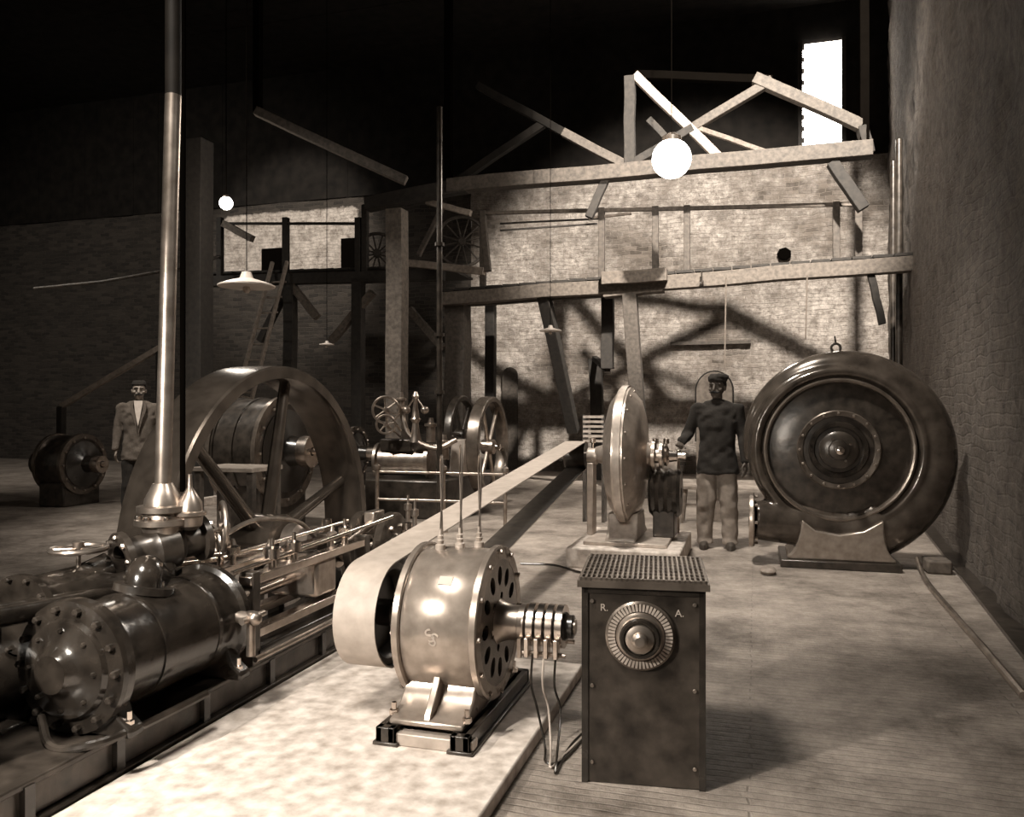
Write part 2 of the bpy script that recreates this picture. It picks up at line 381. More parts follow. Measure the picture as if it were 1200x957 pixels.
for dx, dy, h in ((-1.34, -.04, .0), (-1.27, .02, .04), (-1.2, .08, 0)):
    b = V((dx, my+dy, mz+.30)); t = obj('terminal_post', L1([(0, .022), (.03, .022), (.035, .013), (.05, .017), (.055, .011), (.07, .014), (.075, .007), (.10, .007)], b, (0, 0, 1), 16), 'lpaint', T)
    obj('terminal_wire', path(nb(), smooth_pts([b+V((0, 0, .08)), b+V((.01, 0, .3)), b+V((.0, .02, .42+h)), b+V((-.02, .05, .36+h)), b+V((-.02, .08, .0))]), .0045, 6), 'dsteel', T)
def onbar(ang, x, r=.320):   # point and matrix on the barrel facing the camera side
    n = V((0, -math.cos(ang), math.sin(ang))); up = V((0, math.sin(ang), math.cos(ang))); xx = V((1, 0, 0))
    m = Matrix((xx, up, n)).transposed().to_4x4(); return Matrix.Translation(V((x, my, mz))+n*r) @ m
e = onbar(-.02, -1.27, .3155)
bm = text_bm('S', .08, e @ Matrix.Translation((-.006, .008, 0)) @ Matrix.Rotation(.5, 4, 'Z')); b2 = text_bm('S', .08, e @ Matrix.Translation((.008, -.008, 0)) @ Matrix.Rotation(-.35, 4, 'Z'))
me = bpy.data.meshes.new('x'); b2.to_mesh(me); bm.from_mesh(me); b2.free(); obj('emblem', bm, 'lpaint', T, label='interlaced S monogram on the barrel')
bm = nb(); box(bm, -.03, .03, -.02, .02, -.001, .002); bmesh.ops.transform(bm, matrix=onbar(.75, -1.24, .315), verts=bm.verts)
obj('number_plate', bm, 'paper', T, label='small pale plate on the barrel')
obj('pulley', L1([(0, .20), (0, .228), (.09, .232), (.18, .228), (.18, .20), (.17, .19), (.12, .17), (.12, .06), (.19, .06), (.19, .034), (-.02, .034), (-.02, .06), (.06, .06), (.06, .17), (.01, .19)], (-1.77, my, mz), (1, 0, 0), 56, True), 'iron2', T)
for k in range(3):
    a = V((-.9+.05*k, my-.1, mz-.1))
    obj('lead', path(nb(), smooth_pts([a, a+V((.0, -.02, -.12)), V((-.88+.05*k, my-.10, .16)), V((-.83+.035*k, 3.24-.04*k, .03)), V((-.80+.03*k, 3.14-.04*k, .008)), V((-.74, 3.18+.08*k, .008)), V((-.70+.01*k, 3.45+.1*k, .008))]), .005, 7), 'lpaint' if k == 1 else 'iron', T)
# ================================================================ BELT
py_, pz_, pr_ = 7.71, .97, .125
def tang(y1, z1, r1, y2, z2, r2, n=40):
    d = math.hypot(y2-y1, z2-z1); b = math.atan2(z2-z1, y2-y1); g = math.acos((r1-r2)/d); pts = []
    for k in range(n+1):
        a = b+g+(2*PI-2*g)*k/n; pts.append((y1+r1*math.cos(a), z1+r1*math.sin(a)))
    for k in range(n+1):
        a = b-g+2*g*k/n; pts.append((y2+r2*math.cos(a), z2+r2*math.sin(a)))
    return pts
i_ = tang(my, mz, .233, py_, pz_, pr_+.002); o_ = tang(my, mz, .240, py_, pz_, pr_+.009)
bm = nb(); R = []
for (a, b), (c, d) in zip(i_, o_): R.append([bm.verts.new((-1.765, a, b)), bm.verts.new((-1.565, a, b)), bm.verts.new((-1.565, c, d)), bm.verts.new((-1.765, c, d))])
for k in range(len(R)):
    a, b = R[k], R[(k+1) % len(R)]
    for j in range(4):
        f = bm.faces.new([a[j], a[(j+1) % 4], b[(j+1) % 4], b[j]])
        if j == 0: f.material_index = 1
o = tag(obj('drive_belt', bm, 'belt', sm=30), 'long pale leather drive belt running from motor pulley to upright disc pump', 'belt')
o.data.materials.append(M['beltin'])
# ================================================================ CENTRE PUMP
tag(obj('pump_plinth', box(nb(), -1.62, -.62, 7.08, 8.4, 0, .18), 'conc', bevel=.015), 'pale stone block carrying the belt driven pump', 'plinth')
T = thing('centrifugal_pump', 'belt driven centrifugal pump with upright domed disc casing', 'pump', (-1.15, py_, .18))
cx = -1.17
obj('casing', L1([(-.30, 0), (-.30, .07), (-.24, .09), (-.2, .12), (-.17, .22), (-.16, .42), (-.13, .52), (-.06, .615), (-.05, .64), (.05, .64), (.06, .615), (.13, .52), (.16, .42), (.17, .22), (.2, .12), (.27, .09), (.27, 0)], (cx, py_, .98), (1, 0, 0), 80), 'disc', T)
obj('casing_rim', L1([(-.03, .62), (-.03, .66), (.03, .66), (.03, .62)], (cx, py_, .98), (1, 0, 0), 80, True), 'lpaint', T)
bolts(T, (cx+.05, py_, .98), (1, 0, 0), .60, 16, .014, .03, 'dsteel')
bm = nb(); prism(bm, [(7.3, .18), (8.12, .18), (8.1, .24), (7.98, .3), (7.9, .45), (7.5, .45), (7.42, .3), (7.32, .24)], yz(cx-.14), yz(cx+.14)); obj('foot', bm, 'lpaint', T, .015)
obj('base_plate', box(nb(), -1.5, -.75, 7.25, 8.2, .18, .215), 'lpaint', T, .006)
obj('shaft', tube(nb(), (-1.80, py_, .975), (-.62, py_, .975), .03), 'steel', T)
obj('pulley', L1([(0, .03), (0, .122), (.20, .122), (.20, .03)], (-1.765, py_, pz_), (1, 0, 0), 40, True), 'iron2', T)
bm = nb(); box(bm, -1.54, -1.48, 7.62, 7.8, .215, .9); lathe(bm, [(-.03, .08), (.07, .08)], (-1.52, py_, .96), (1, 0, 0), 20); obj('bearing_pedestal', bm, 'lpaint', T, .01)
obj('coupling_flange', L1([(0, .05), (0, .14), (.03, .14), (.03, .07), (.07, .07), (.07, .12), (.1, .12), (.1, .05)], (-.93, py_, .975), (1, 0, 0), 32, True), 'dsteel', T)
obj('gland_ring', L1([(0, .04), (0, .09), (.03, .1), (.05, .06), (.12, .05), (.13, .03)], (-.82, py_, .975), (1, 0, 0), 28, True), 'steel', T)
obj('drum', L1([(0, .05), (0, .2), (.03, .23), (.06, .21), (.1, .235), (.14, .21), (.18, .235), (.22, .21), (.26, .23), (.29, .2), (.29, .05)], (-.96, py_+.1, .62), (1, 0, 0), 44, True), 'iron', T)
obj('drum_support', box(nb(), -.92, -.72, 7.66, 7.96, .215, .46), 'iron2', T, .01)
obj('suction_pipe', L1([(0, .12), (.08, .12), (.1, .16), (.13, .16), (.14, .1), (.26, .12), (.32, .165), (.34, .17), (.34, .15), (.1, .08)], (-1.05, 7.98, .84), (1, 0, .02), 36, True), 'lpaint', T)
bm = nb(); tube(bm, (-.735, 8.24, .18), (-.735, 8.24, .985), .012); ball(bm, (-.735, 8.24, .99), .028, sub=2); obj('control_lever', bm, 'dsteel', T)
for k in range(3): obj('oil_cup', L1([(0, .012), (.05, .012), (.055, .028), (.1, .028), (.105, .01)], (-1.50+.0*k if k == 0 else -.9+.1*(k-1), py_, 1.035), (0, 0, 1), 12), 'brass', T)
# ================================================================ BIG FACE-ON PUMP
gx, gy, gz = .715, 7.80, 1.05
T = thing('large_pump', 'large glossy dark centrifugal pump facing the room beside the rough right wall', 'pump', (gx, gy+.3, 0))
bm = nb(); pts, rs = [], []
for k in range(61):
    t = k/60; a = PI*1.05-t*(2*PI*.80)       # clockwise from left over top to bottom
    rs.append(.12+.14*t); rc = .70+.14*t
    pts.append(V((gx+rc*math.cos(a), gy+.22, gz+rc*math.sin(a)*.98)))
path(bm, pts, rs, 28)
lathe(bm, [(.42, .0), (.42, .60), (.40, .70), (.34, .755), (.25, .78), (.16, .785), (.08, .775), (.02, .75), (-.01, .725), (-.015, .70), (-.00, .67), (.05, .655), (.05, .0)], (gx, gy, gz), (0, 1, 0), 96)
path(bm, smooth_pts([(gx+.38, gy+.2, .42), (gx+.2, gy+.2, .33), (gx-.05, gy+.2, .32), (gx-.35, gy+.15, .36), (gx-.74, gy+.06, .39)], 4), [.23, .235, .235, .24, .24, .24, .235, .23, .23, .225, .22, .215, .21, .20, .195, .19, .18], 28)
o = obj('casing', bm, 'bronze', T, sm=60)
r_ = o.modifiers.new('r', 'REMESH'); r_.mode = 'VOXEL'; r_.voxel_size = .014; r_.use_smooth_shade = True
s_ = o.modifiers.new('s', 'SMOOTH'); s_.iterations = 10; s_.factor = .6
obj('front_plate', L1([(-.01, 0), (-.01, .20), (.01, .40), (.03, .60), (.05, .63)], (gx, gy+.01, gz), (0, 1, 0), 96), 'iron2', T)
obj('cover_rim', L1([(0, .60), (-.02, .61), (-.025, .625), (-.02, .64), (.03, .65), (.03, .60)], (gx, gy+.01, gz), (0, 1, 0), 96, True), 'fly', T)
obj('bolted_ring', L1([(0, .30), (-.015, .305), (-.02, .345), (-.01, .355), (.03, .355), (.03, .30)], (gx, gy+.0, gz), (0, 1, 0), 72, True), 'fly', T)
bolts(T, (gx, gy-.02, gz), (0, -1, 0), .328, 16, .012, .018, 'dsteel')
obj('inner_ring', L1([(0, .2), (-.03, .21), (-.03, .245), (0, .255)], (gx, gy-.0, gz), (0, 1, 0), 56, True), 'gloss', T)
obj('hub', L1([(.0, .17), (-.03, .165), (-.05, .14), (-.06, .09), (-.09, .085), (-.1, .06), (-.1, 0)], (gx, gy-.0, gz), (0, 1, 0), 40), 'iron2', T)
obj('shaft', L1([(0, .035), (-.07, .035), (-.08, .02), (-.08, 0)], (gx, gy-.09, gz), (0, 1, 0), 20), 'steel', T)
for k in range(4): a = k*PI/2+.5; obj('bolt', L1([(0, .014), (.03, .014)], (gx+.11*math.cos(a), gy-.04, gz+.11*math.sin(a)), (0, -1, 0), 6), 'steel', T)
obj('outlet_flange', L1([(0, .16), (0, .245), (.01, .25), (.04, .25), (.05, .24), (.05, .16)], (gx-.77, gy+.06, .39), (1, 0, 0), 40, True), 'dsteel', T)
bolts(T, (gx-.72, gy+.06, .39), (1, 0, 0), .215, 8, .014, .03, 'dsteel')
obj('outlet_bore', L1([(0, .165), (.02, .165)], (gx-.76, gy+.06, .39), (1, 0, 0), 30), 'black', T)
def xz(y): return lambda a, b: V((a, y, b))
fp = [(gx-.44, .07), (gx+.46, .07), (gx+.46, .10)]+arcp(gx+.44, .11, gx+.36, .44, (gx+.37, .16))+[(gx+.2, .34), (gx, .30), (gx-.2, .33)]+arcp(gx-.31, .42, gx-.42, .11, (gx-.34, .16))+[(gx-.44, .10)]
obj('foot', prism(nb(), fp, xz(gy-.10), xz(gy+.5)), 'paint', T, .02)
obj('base_plate', box(nb(), gx-.50, gx+.50, gy-.16, gy+.62, 0, .07), 'iron2', T, .01)
bm = nb(); tube(bm, (gx, gy+.25, gz+.78), (gx, gy+.25, gz+.90), .03, .018); path(bm, [(gx+.04*math.cos(k*PI/8), gy+.25, gz+.93+.04*math.sin(k*PI/8)) for k in range(16)], .012, 8, True)
tube(bm, (gx, gy+.25, gz+.97), (gx-.01, gy+.25, gz+1.04), .008); obj('lifting_eye', bm, 'iron2', T)
# ================================================================ CONTROLLER BOX
T = thing('controller_box', 'dark metal resistance box with round contact dial and ribbed top', 'control box', (-.43, 3.28, 0), A*.4)
bz = .745
obj('body', box(nb(), -.225, .225, -.22, .27, 0, bz), 'iron2', T, .006)
bm = nb(); box(bm, -.245, .245, -.245, .285, bz, bz+.025)
for k in range(25):
    x = -.232+.464*k/24; box(bm, x-.004, x+.004, -.235, .275, bz+.025, bz+.037)
for k in range(9):
    y = -.23+.5*k/8; box(bm, -.236, .236, y-.005, y+.005, bz+.025, bz+.0355)
obj('grille_lid', bm, 'fly', T)
bm = nb()
for x in (-.218, .218): box(bm, x-.012, x+.012, -.226, -.218, 0, bz)
box(bm, -.222, .222, -.226, -.218, bz-.025, bz); obj('edge_strip', bm, 'iron', T)
dz = .568
obj('dial_plate', L1([(0, .130), (.012, .130), (.018, .122), (.018, .09), (.012, .085), (.012, 0)], (-.01, -.22, dz), (0, -1, 0), 56), 'fly', T)
for k in range(52):
    a = 2*PI*k/52; ca_, sa_ = math.cos(a), math.sin(a); c0 = V((-.01+.094*ca_, -.241, dz+.094*sa_)); c1 = V((-.01+.120*ca_, -.241, dz+.120*sa_))
    obj('contact_stud', bar(nb(), c0, c1, .007, .0085), 'lpaint', T)
obj('knob', L1([(0, .088), (.012, .09), (.02, .084), (.022, .076), (.034, .074), (.040, .064), (.042, .056), (.055, .052), (.06, .04), (.062, .030), (.078, .027), (.086, .018), (.088, 0)], (-.01, -.232, dz), (0, -1, 0), 56), 'dsteel', T)
obj('knob_grip', L1([(0, .070), (.012, .076), (.022, .070), (.022, .06), (0, .06)], (-.01, -.262, dz), (0, -1, 0), 24, True), 'iron', T)
RX = Matrix.Rotation(PI/2, 4, 'X')
obj('letter', text_bm('R.', .038, Matrix.Translation((-.145, -.222, .665)) @ RX, .001), 'lpaint', T)
obj('letter', text_bm('A.', .038, Matrix.Translation((.135, -.222, .655)) @ RX, .001), 'lpaint', T)
for x, z in ((-.19, .69), (.19, .69), (-.19, .08), (.19, .08), (-.19, .37), (.19, .37)): obj('screw', L1([(0, .008), (.004, .006)], (x, -.226, z), (0, -1, 0), 10), 'dsteel', T)
# ================================================================ STEAM ENGINE
ex, ez, cy = -2.45, .49, 4.97
T = thing('steam_engine', 'black horizontal steam engine with tall spoked flywheel in left foreground', 'steam engine', (-2.5, 3.6, 0))
bm = nb(); box(bm, -2.72, -2.28, 1.2, 5.6, 0, .06); box(bm, -2.70, -2.31, 1.2, 5.55, .06, .17); box(bm, -2.72, -2.29, 1.2, 5.58, .17, .195)
obj('bed_frame', bm, 'iron2', T, .006)
for y in (2.1, 2.5, 3.0, 3.5, 4.0, 4.5, 5.1):
    obj('bed_rib', prism(nb(), [(y-.02, .06), (y+.02, .06), (y+.02, .18), (y-.02, .18)], yz(-2.32), yz(-2.285)), 'iron', T)
cz = .445; R0 = .218; c0 = 2.46; cX = -2.47
bm = L1([(0, .14), (0, .255), (.035, .255), (.045, .228), (.10, R0), (.70, R0), (.725, .228), (.735, .25), (.77, .25), (.77, .14)], (cX, c0, cz), (0, 1, 0), 72, True)
obj('cylinder', bm, 'gloss', T)
for t in (.24, .58): obj('lagging_band', L1([(0, R0-.01), (0, R0+.005), (.02, R0+.005), (.02, R0-.01)], (cX, c0+t, cz), (0, 1, 0), 64, True), 'gloss', T)
obj('cylinder_head', L1([(.0, .255), (-.02, .25), (-.03, .19), (-.05, .18), (-.065, .12), (-.08, .09), (-.11, .07), (-.115, 0)], (cX, c0, cz), (0, 1, 0), 56), 'gloss', T)
bolts(T, (cX, c0-.02, cz), (0, -1, 0), .222, 14, .014, .03, 'iron2')
bolts(T, (cX, c0-.045, cz), (0, -1, 0), .15, 8, .01, .025, 'iron2')
obj('cylinder_head', L1([(.0, .24), (.025, .23), (.05, .13), (.13, .09), (.18, .05)], (cX, c0+.77, cz), (0, 1, 0), 48), 'iron2', T)
bolts(T, (cX, c0+.79, cz), (0, 1, 0), .215, 12, .013, .05, 'dsteel')
for y in (c0+.03, c0+.70):
    obj('cylinder_foot', prism(nb(), [(-2.69, .195), (-2.21, .195), (-2.21, .23), (-2.26, .27), (-2.30, .38), (-2.62, .38), (-2.64, .27), (-2.69, .23)], xz(y-.03), xz(y+.05)), 'iron', T, .012)
    for x in (-2.24, -2.66): obj('bolt', L1([(0, .018), (.025, .018), (.03, .01), (.06, .01)], (x, y, .23), (0, 0, 1), 6), 'steel', T)
yk = c0+.72
bm = nb(); tube(bm, (cX+.21, yk, .47), (cX+.30, yk, .47), .028); tube(bm, (cX+.28, yk, .50), (cX+.28, yk, .30), .02); tube(bm, (cX+.28, yk-.07, .47), (cX+.28, yk+.1, .47), .015); ball(bm, (cX+.30, yk, .47), .034, sub=2); obj('drain_cock', bm, 'dsteel', T)
obj('lubricator', L1([(0, .04), (.02, .04), (.025, .02), (.06, .02), (.065, .035), (.1, .035), (.11, .01)], (cX+.01, c0+.42, cz+R0-.005), (0, 0, 1), 18), 'brass', T)
bm = nb(); path(bm, smooth_pts([(cX-.1, c0-.05, .26), (cX+.05, c0-.14, .20), (cX+.2, c0-.1, .215), (cX+.24, c0+.1, .215), (cX+.25, c0+.45, .215)]), .016, 8); obj('drain_pipe', bm, 'iron2', T)
# castings filling the near left corner
obj('receiver', L1([(0, .20), (0, .26), (.04, .26), (.05, .22), (.50, .22), (.51, .26), (.55, .26), (.56, .22), (1.1, .22), (1.12, .26), (1.16, .26), (1.18, .14)], (-3.02, 2.1, .30), (0, 1, 0), 48), 'gloss', T)
bolts(T, (-3.02, 2.1, .30), (0, -1, 0), .24, 12, .012, .02, 'iron2')
obj('receiver_bracket', box(nb(), -3.2, -2.72, 2.3, 2.5, 0, .2), 'iron', T, .02)
obj('second_cylinder', L1([(0, .12), (0, .2), (.05, .21), (.56, .21), (.57, .245), (.61, .245), (.615, .21), (.64, .17), (.67, .10), (.67, 0)], (-2.72, 1.52, .44), (0, 1, 0), 64), 'gloss', T)
bolts(T, (-2.72, 2.13, .44), (0, 1, 0), .225, 14, .012, .02, 'iron2')
obj('second_cylinder_foot', box(nb(), -2.72, -2.5, 1.6, 2.1, .195, .30), 'iron', T, .02)
for k, (x, z) in enumerate(((-2.66, .66), (-2.9, .60))): obj('exhaust_pipe', path(nb(), smooth_pts([(x, 1.6, z), (x, 2.1, z+.01), (x-.02, 2.5, z-.02), (x-.04, 2.9, z-.05)]), .045-.01*k, 14), 'gloss', T)
obj('piston_rod', tube(nb(), (cX, 3.2, ez-.03), (ex, 4.15, ez), .028), 'steel', T)
obj('valve_chest', L1([(0, .12), (0, .16), (.03, .16), (.035, .14), (.62, .14), (.625, .16), (.66, .16), (.67, .08), (.73, .06)], (-2.80, 2.52, .60), (0, 1, 0), 32), 'gloss', T)
bolts(T, (-2.80, 2.52, .60), (0, -1, 0), .145, 10, .011, .02, 'iron2')
bm = nb(); path(bm, smooth_pts([at(0, 712, 3.3), at(50, 700, 3.4), at(90, 680, 3.5), at(128, 662, 3.6)]), .06, 18); obj('steam_pipe', bm, 'gloss', T)
p = at(140, 655, 3.65); q = at(238, 628, 3.95); ax = (q-p).normalized(); ln = (q-p).length
obj('valve_body', L1([(0, .06), (0, .12), (.03, .12), (.035, .08), (ln*.3, .085), (ln*.38, .11), (ln*.62, .11), (ln*.7, .08), (ln-.03, .08), (ln-.03, .115), (ln, .115), (ln, .06)], p, ax, 36, True), 'iron2', T)
bolts(T, p+ax*.0, -ax, .098, 8, .013, .02, 'steel'); bolts(T, q, ax, .096, 8, .013, .02, 'steel')
vb = p.lerp(q, .5)
obj('steam_inlet', path(nb(), smooth_pts([vb+V((-.0, -.02, -.05)), vb+V((.05, -.1, -.14)), V((cX-.02, 2.86, .72)), V((cX, 2.82, .60))]), .075, 18), 'gloss', T)
obj('inlet_flange', L1([(0, .08), (0, .12), (.03, .12), (.03, .08)], (cX-.005, 2.83, .645), (.1, .2, 1), 28, True), 'iron2', T)
rp = V((vb.x, vb.y, vb.z))
obj('valve_bonnet', L1([(.06, .085), (.10, .09), (.11, .125), (.135, .125), (.14, .09), (.165, .085), (.17, .115), (.195, .115), (.20, .085), (.23, .08), (.27, .06), (.30, .045)], rp, (0, 0, 1), 32), 'dsteel', T)
bolts(T, rp+V((0, 0, .135)), (0, 0, 1), .108, 8, .012, .02, 'steel')
b2_ = rp+V((.11, .05, .08)); obj('relief_dome', L1([(0, .03), (.02, .055), (.06, .06), (.07, .075), (.085, .075), (.09, .06), (.13, .055), (.17, .03), (.2, .012), (.26, .01)], b2_, (0, 0, 1), 28), 'dsteel', T)
top = at(203, 112, 3.85)
obj('riser_pipe', tube(nb(), rp+V((0, 0, .28)), top, .037, n=28), 'dsteel', T)
obj('riser_extension', tube(nb(), top, (top.x, top.y, 9.8), .0365, n=28), mat('shade toned pipe', .012, .6, .1, 8, .3, .05, spec=.15), T)  # upper riser coloured dark for the shade it fades into
t2 = at(214, 480, 4.1); obj('side_pipe', tube(nb(), (t2.x, t2.y, 1.0), (t2.x+.01, t2.y, 9.8), .014, n=10), 'black', T)
hw = at(261, 617, 3.98); handwheel(T, hw, (ax.x, ax.y-.5, 0), .118, .012, 6, 'dsteel', q)
hw2 = at(92, 643, 3.5); handwheel(T, hw2, (0, 0, 1), .11, .012, 5, 'dsteel', hw2+V((0, 0, -.2)))
obj('stop_valve', L1([(0, .06), (.03, .09), (.05, .09), (.06, .05), (.14, .05), (.15, .03)], hw2+V((0, 0, -.26)), (0, 0, 1), 24), 'iron2', T)
# guides, crosshead, rods
for x in (-2.58, -2.32):
    for z in (.34, .60): obj('guide_bar', box(nb(), x-.035, x+.035, 3.32, 4.55, z-.022, z+.022), 'steel', T, .004)
    for y in (3.36, 4.52): obj('guide_block', box(nb(), x-.04, x+.04, y-.03, y+.03, .195, .64), 'iron2', T, .005)
obj('guide_trough', box(nb(), -2.62, -2.28, 3.36, 4.56, .195, .27), 'iron', T, .01)
obj('crosshead', box(nb(), -2.6, -2.3, 3.95, 4.17, .38, .58), 'dsteel', T, .02)
pin = V((ex, cy-.02, ez+.17))
obj('connecting_rod', path(nb(), [(ex, 4.08, ez), (ex, 4.3, ez+.045), (ex, 4.55, ez+.09), pin], [.032, .040, .040, .034], 16), 'steel', T)
bm = nb(); lathe(bm, [(-.04, .075), (.04, .075)], pin, (1, 0, 0), 24); box(bm, ex-.038, ex+.038, pin.y-.08, pin.y+.08, pin.z-.075, pin.z+.075); obj('big_end', bm, 'dsteel', T, .008)
for x0 in (-2.58, -2.37):
    obj('crank_disc', L1([(0, .0), (0, .22), (.01, .235), (.06, .235), (.07, .22), (.07, .1), (.085, .09), (.085, 0)], (x0, cy, ez), (1, 0, 0), 48), 'wheelm', T)
bolts(T, (-2.3, cy, ez), (1, 0, 0), .16, 6, .016, .02, 'steel')
obj('crankshaft', tube(nb(), (-3.95, cy, ez), (-2.2, cy, ez), .055, n=24), 'steel', T)
for x0 in (-2.82, -2.22):
    bm = nb(); prism(bm, [(cy-.2, .05), (cy+.2, .05), (cy+.12, .3), (cy+.10, .56), (cy-.10, .56), (cy-.12, .3)], yz(x0-.05), yz(x0+.05)); obj('bearing_block', bm, 'iron', T, .012)
    for s in (-.07, .07): obj('bolt', L1([(0, .02), (.03, .02), (.032, .012), (.06, .012)], (x0, cy+s, .56), (0, 0, 1), 6), 'steel', T)
    obj('oil_cup', L1([(0, .015), (.05, .015), (.055, .035), (.1, .035), (.105, .01)], (x0, cy, .56), (0, 0, 1), 14), 'brass', T)
for k, x in enumerate((-2.68, -2.73)):
    obj('eccentric', L1([(-.022, .06), (-.022, .13), (.022, .13), (.022, .06)], (x, cy-.02, ez+.02*(1-2*k)), (1, 0, 0), 32, True), 'steel', T)
    obj('eccentric_rod', tube(nb(), (x, cy-.1, ez+.03), (x-.03, 3.3, .60+.05*k), .016), 'steel', T)
obj('governor_rod', tube(nb(), (-2.34, 3.25, .65), (-2.25, 4.8, .72), .013), 'steel', T)
obj('reversing_link', path(nb(), smooth_pts([(-2.70, 3.55, .42), (-2.68, 3.62, .58), (-2.68, 3.60, .74), (-2.70, 3.52, .84)]), .018, 10), 'steel', T)
obj('lifting_lever', path(nb(), smooth_pts([(-2.68, 3.60, .74), (-2.66, 3.9, .80), (-2.64, 4.3, .74), (-2.66, 4.55, .60)]), .014, 8), 'dsteel', T)
for y, r in ((3.55, .05), (3.85, .04), (4.2, .055)):
    obj('rocker_bearing', L1([(-.06, r*.6), (-.06, r), (.06, r), (.06, r*.6)], (-2.72, y, .44), (1, 0, 0), 20), 'dsteel', T)
    obj('rocker_stand', box(nb(), -2.76, -2.68, y-.03, y+.03, .195, .42), 'iron2', T, .005)
for k, (y0, y1, z0, z1) in enumerate(((3.2, 4.3, .52, .44), (3.25, 4.7, .70, .55), (3.3, 4.4, .36, .34), (3.6, 4.8, .66, .68))): obj('valve_rod', tube(nb(), (-2.70+.03*k, y0, z0), (-2.66+.03*k, y1, z1), .011), 'steel', T)
for k, (y, z, r) in enumerate(((3.48, .74, .035), (3.72, .70, .03), (3.98, .66, .04), (4.38, .68, .03))):
    obj('oiler', L1([(0, r*.4), (.05, r*.4), (.055, r), (.09, r), (.10, r*.5), (.13, r*.2)], (-2.5+.05*(k % 2), y, z-.1), (0, 0, 1), 14), 'dsteel' if k % 2 else 'brass', T)
for y in (3.55, 3.75, 4.3): obj('lubricator', L1([(0, .02), (.04, .02), (.05, .038), (.1, .038), (.11, .012), (.15, .01)], (-2.32, y, .62), (0, 0, 1), 16), 'brass', T)
obj('pipe_line', path(nb(), smooth_pts([(-2.25, 3.3, .24), (-2.23, 3.8, .25), (-2.24, 4.2, .25), (-2.23, 4.6, .27)]), .014, 8), 'dsteel', T)
for k, (y, z) in enumerate(((3.34, .46), (3.30, .30))):
    obj('gland', L1([(0, .05), (.03, .05), (.035, .03), (.07, .03)], (-2.38+.0*k, y, z), (0, 1, 0), 18), 'dsteel', T)
obj('frame_web', prism(nb(), [(3.24, .195), (4.6, .195), (4.6, .30), (4.3, .25), (3.6, .25), (3.34, .34), (3.24, .55)], yz(-2.66), yz(-2.63)), 'iron', T, .006)
obj('outer_bearing', prism(nb(), [(cy-.25, 0), (cy+.25, 0), (cy+.15, .35), (cy+.1, .6), (cy-.1, .6), (cy-.15, .35)], yz(-4.0), yz(-3.82)), 'iron', T, .01)
obj('hub_boss', L1([(0, .09), (.02, .13), (.1, .13), (.12, .1), (.18, .1), (.19, .12), (.22, .12), (.23, .08)], (-3.13, cy, ez), (1, 0, 0), 32), 'dsteel', T)
fw = wheel(T, 'flywheel', (-3.31, cy, ez), (1, 0, 0), 1.225, .35, .085, 6, .19, .34, .050, 'wheelm', 'wheelm', ph=.75)
obj('pit_cover', box(nb(), -2.8, -2.72, 3.4, 5.6, .0, .1), 'iron', T)
# ================================================================ SECOND ENGINE
bx_, by_ = -4.35, 10.2
T = thing('small_steam_engine', 'smaller steam engine with upright governor in the middle distance', 'steam engine', (bx_, by_, 0))
wheel(T, 'flywheel', (-3.47, 10.45, .90), (1, 0, 0), .68, .17, .07, 6, .1, .2, .03, 'fly', 'dsteel', ph=.1)
wheel(T, 'flywheel', (-4.4, 11.9, 1.0), (1, 0, 0), .62, .12, .07, 6, .1, .2, .03, 'iron2', 'iron2', ph=.1)
obj('crankshaft', tube(nb(), (-4.7, 10.45, .90), (-3.3, 10.45, .90), .04), 'steel', T)
obj('rear_shaft', tube(nb(), (-4.7, 11.9, 1.0), (-4.1, 11.9, 1.0), .04), 'steel', T)
obj('rear_bearing', prism(nb(), [(11.6, 0), (12.2, 0), (12.0, 1.05), (11.8, 1.05)], yz(-4.75), yz(-4.6)), 'iron2', T, .01)
obj('bed_frame', box(nb(), -4.9, -3.75, 9.6, 11.6, 0, .5), 'iron2', T, .03)
obj('cylinder', L1([(0, .2), (0, .24), (.04, .24), (.045, .19), (.7, .19), (.705, .24), (.75, .24), (.76, .1)], (-4.85, 9.9, .72), (1, .1, 0), 32), 'dsteel', T)
obj('valve_chest', box(nb(), -4.75, -4.3, 9.75, 10.1, .85, 1.02), 'iron2', T, .02)
obj('bearing_block', prism(nb(), [(10.2, .5), (10.7, .5), (10.6, 1.0), (10.3, 1.0)], yz(-3.95), yz(-3.75)), 'lpaint', T, .01)
g = at(487, 500, 10.6)
obj('governor_column', L1([(0, .09), (.1, .06), (.25, .04), (.3, .07), (.33, .05), (.55, .025), (.6, .05), (.66, .02)], (g.x, g.y, .98), (0, 0, 1), 20), 'dsteel', T)
for s in (-1, 1): bm = nb(); ball(bm, (g.x+.13*s, g.y, 1.4), .055, sub=2); tube(bm, (g.x, g.y, 1.58), (g.x+.13*s, g.y, 1.4), .012); obj('governor_ball', bm, 'dsteel', T)
handwheel(T, at(452, 480, 10.6), (.4, -1, 0), .17, .018, 6, 'dsteel', at(470, 505, 10.7))
handwheel(T, at(452, 497, 10.5), (.4, -1, 0), .12, .016, 5, 'dsteel', at(470, 512, 10.7))
for p_, r_ in ((at(470, 470, 10.7), .05), (at(505, 500, 10.6), .06), (at(520, 520, 10.6), .07)): obj('valve', L1([(-.2, r_), (0, r_), (.01, r_*1.4), (.04, r_*1.4), (.05, r_*.7), (.12, r_*.5)], p_, (0, 0, 1), 16), 'dsteel', T)
obj('steam_pipe', path(nb(), smooth_pts([at(470, 480, 10.7), at(480, 510, 10.6), at(510, 525, 10.5), at(535, 515, 10.5)]), .035, 10), 'dsteel', T)
tp = at(515, 585, 9.9)
T = thing('standpipe', 'thin tall steam pipe rising beside the smaller engine', 'pipe', (tp.x, tp.y, 0))
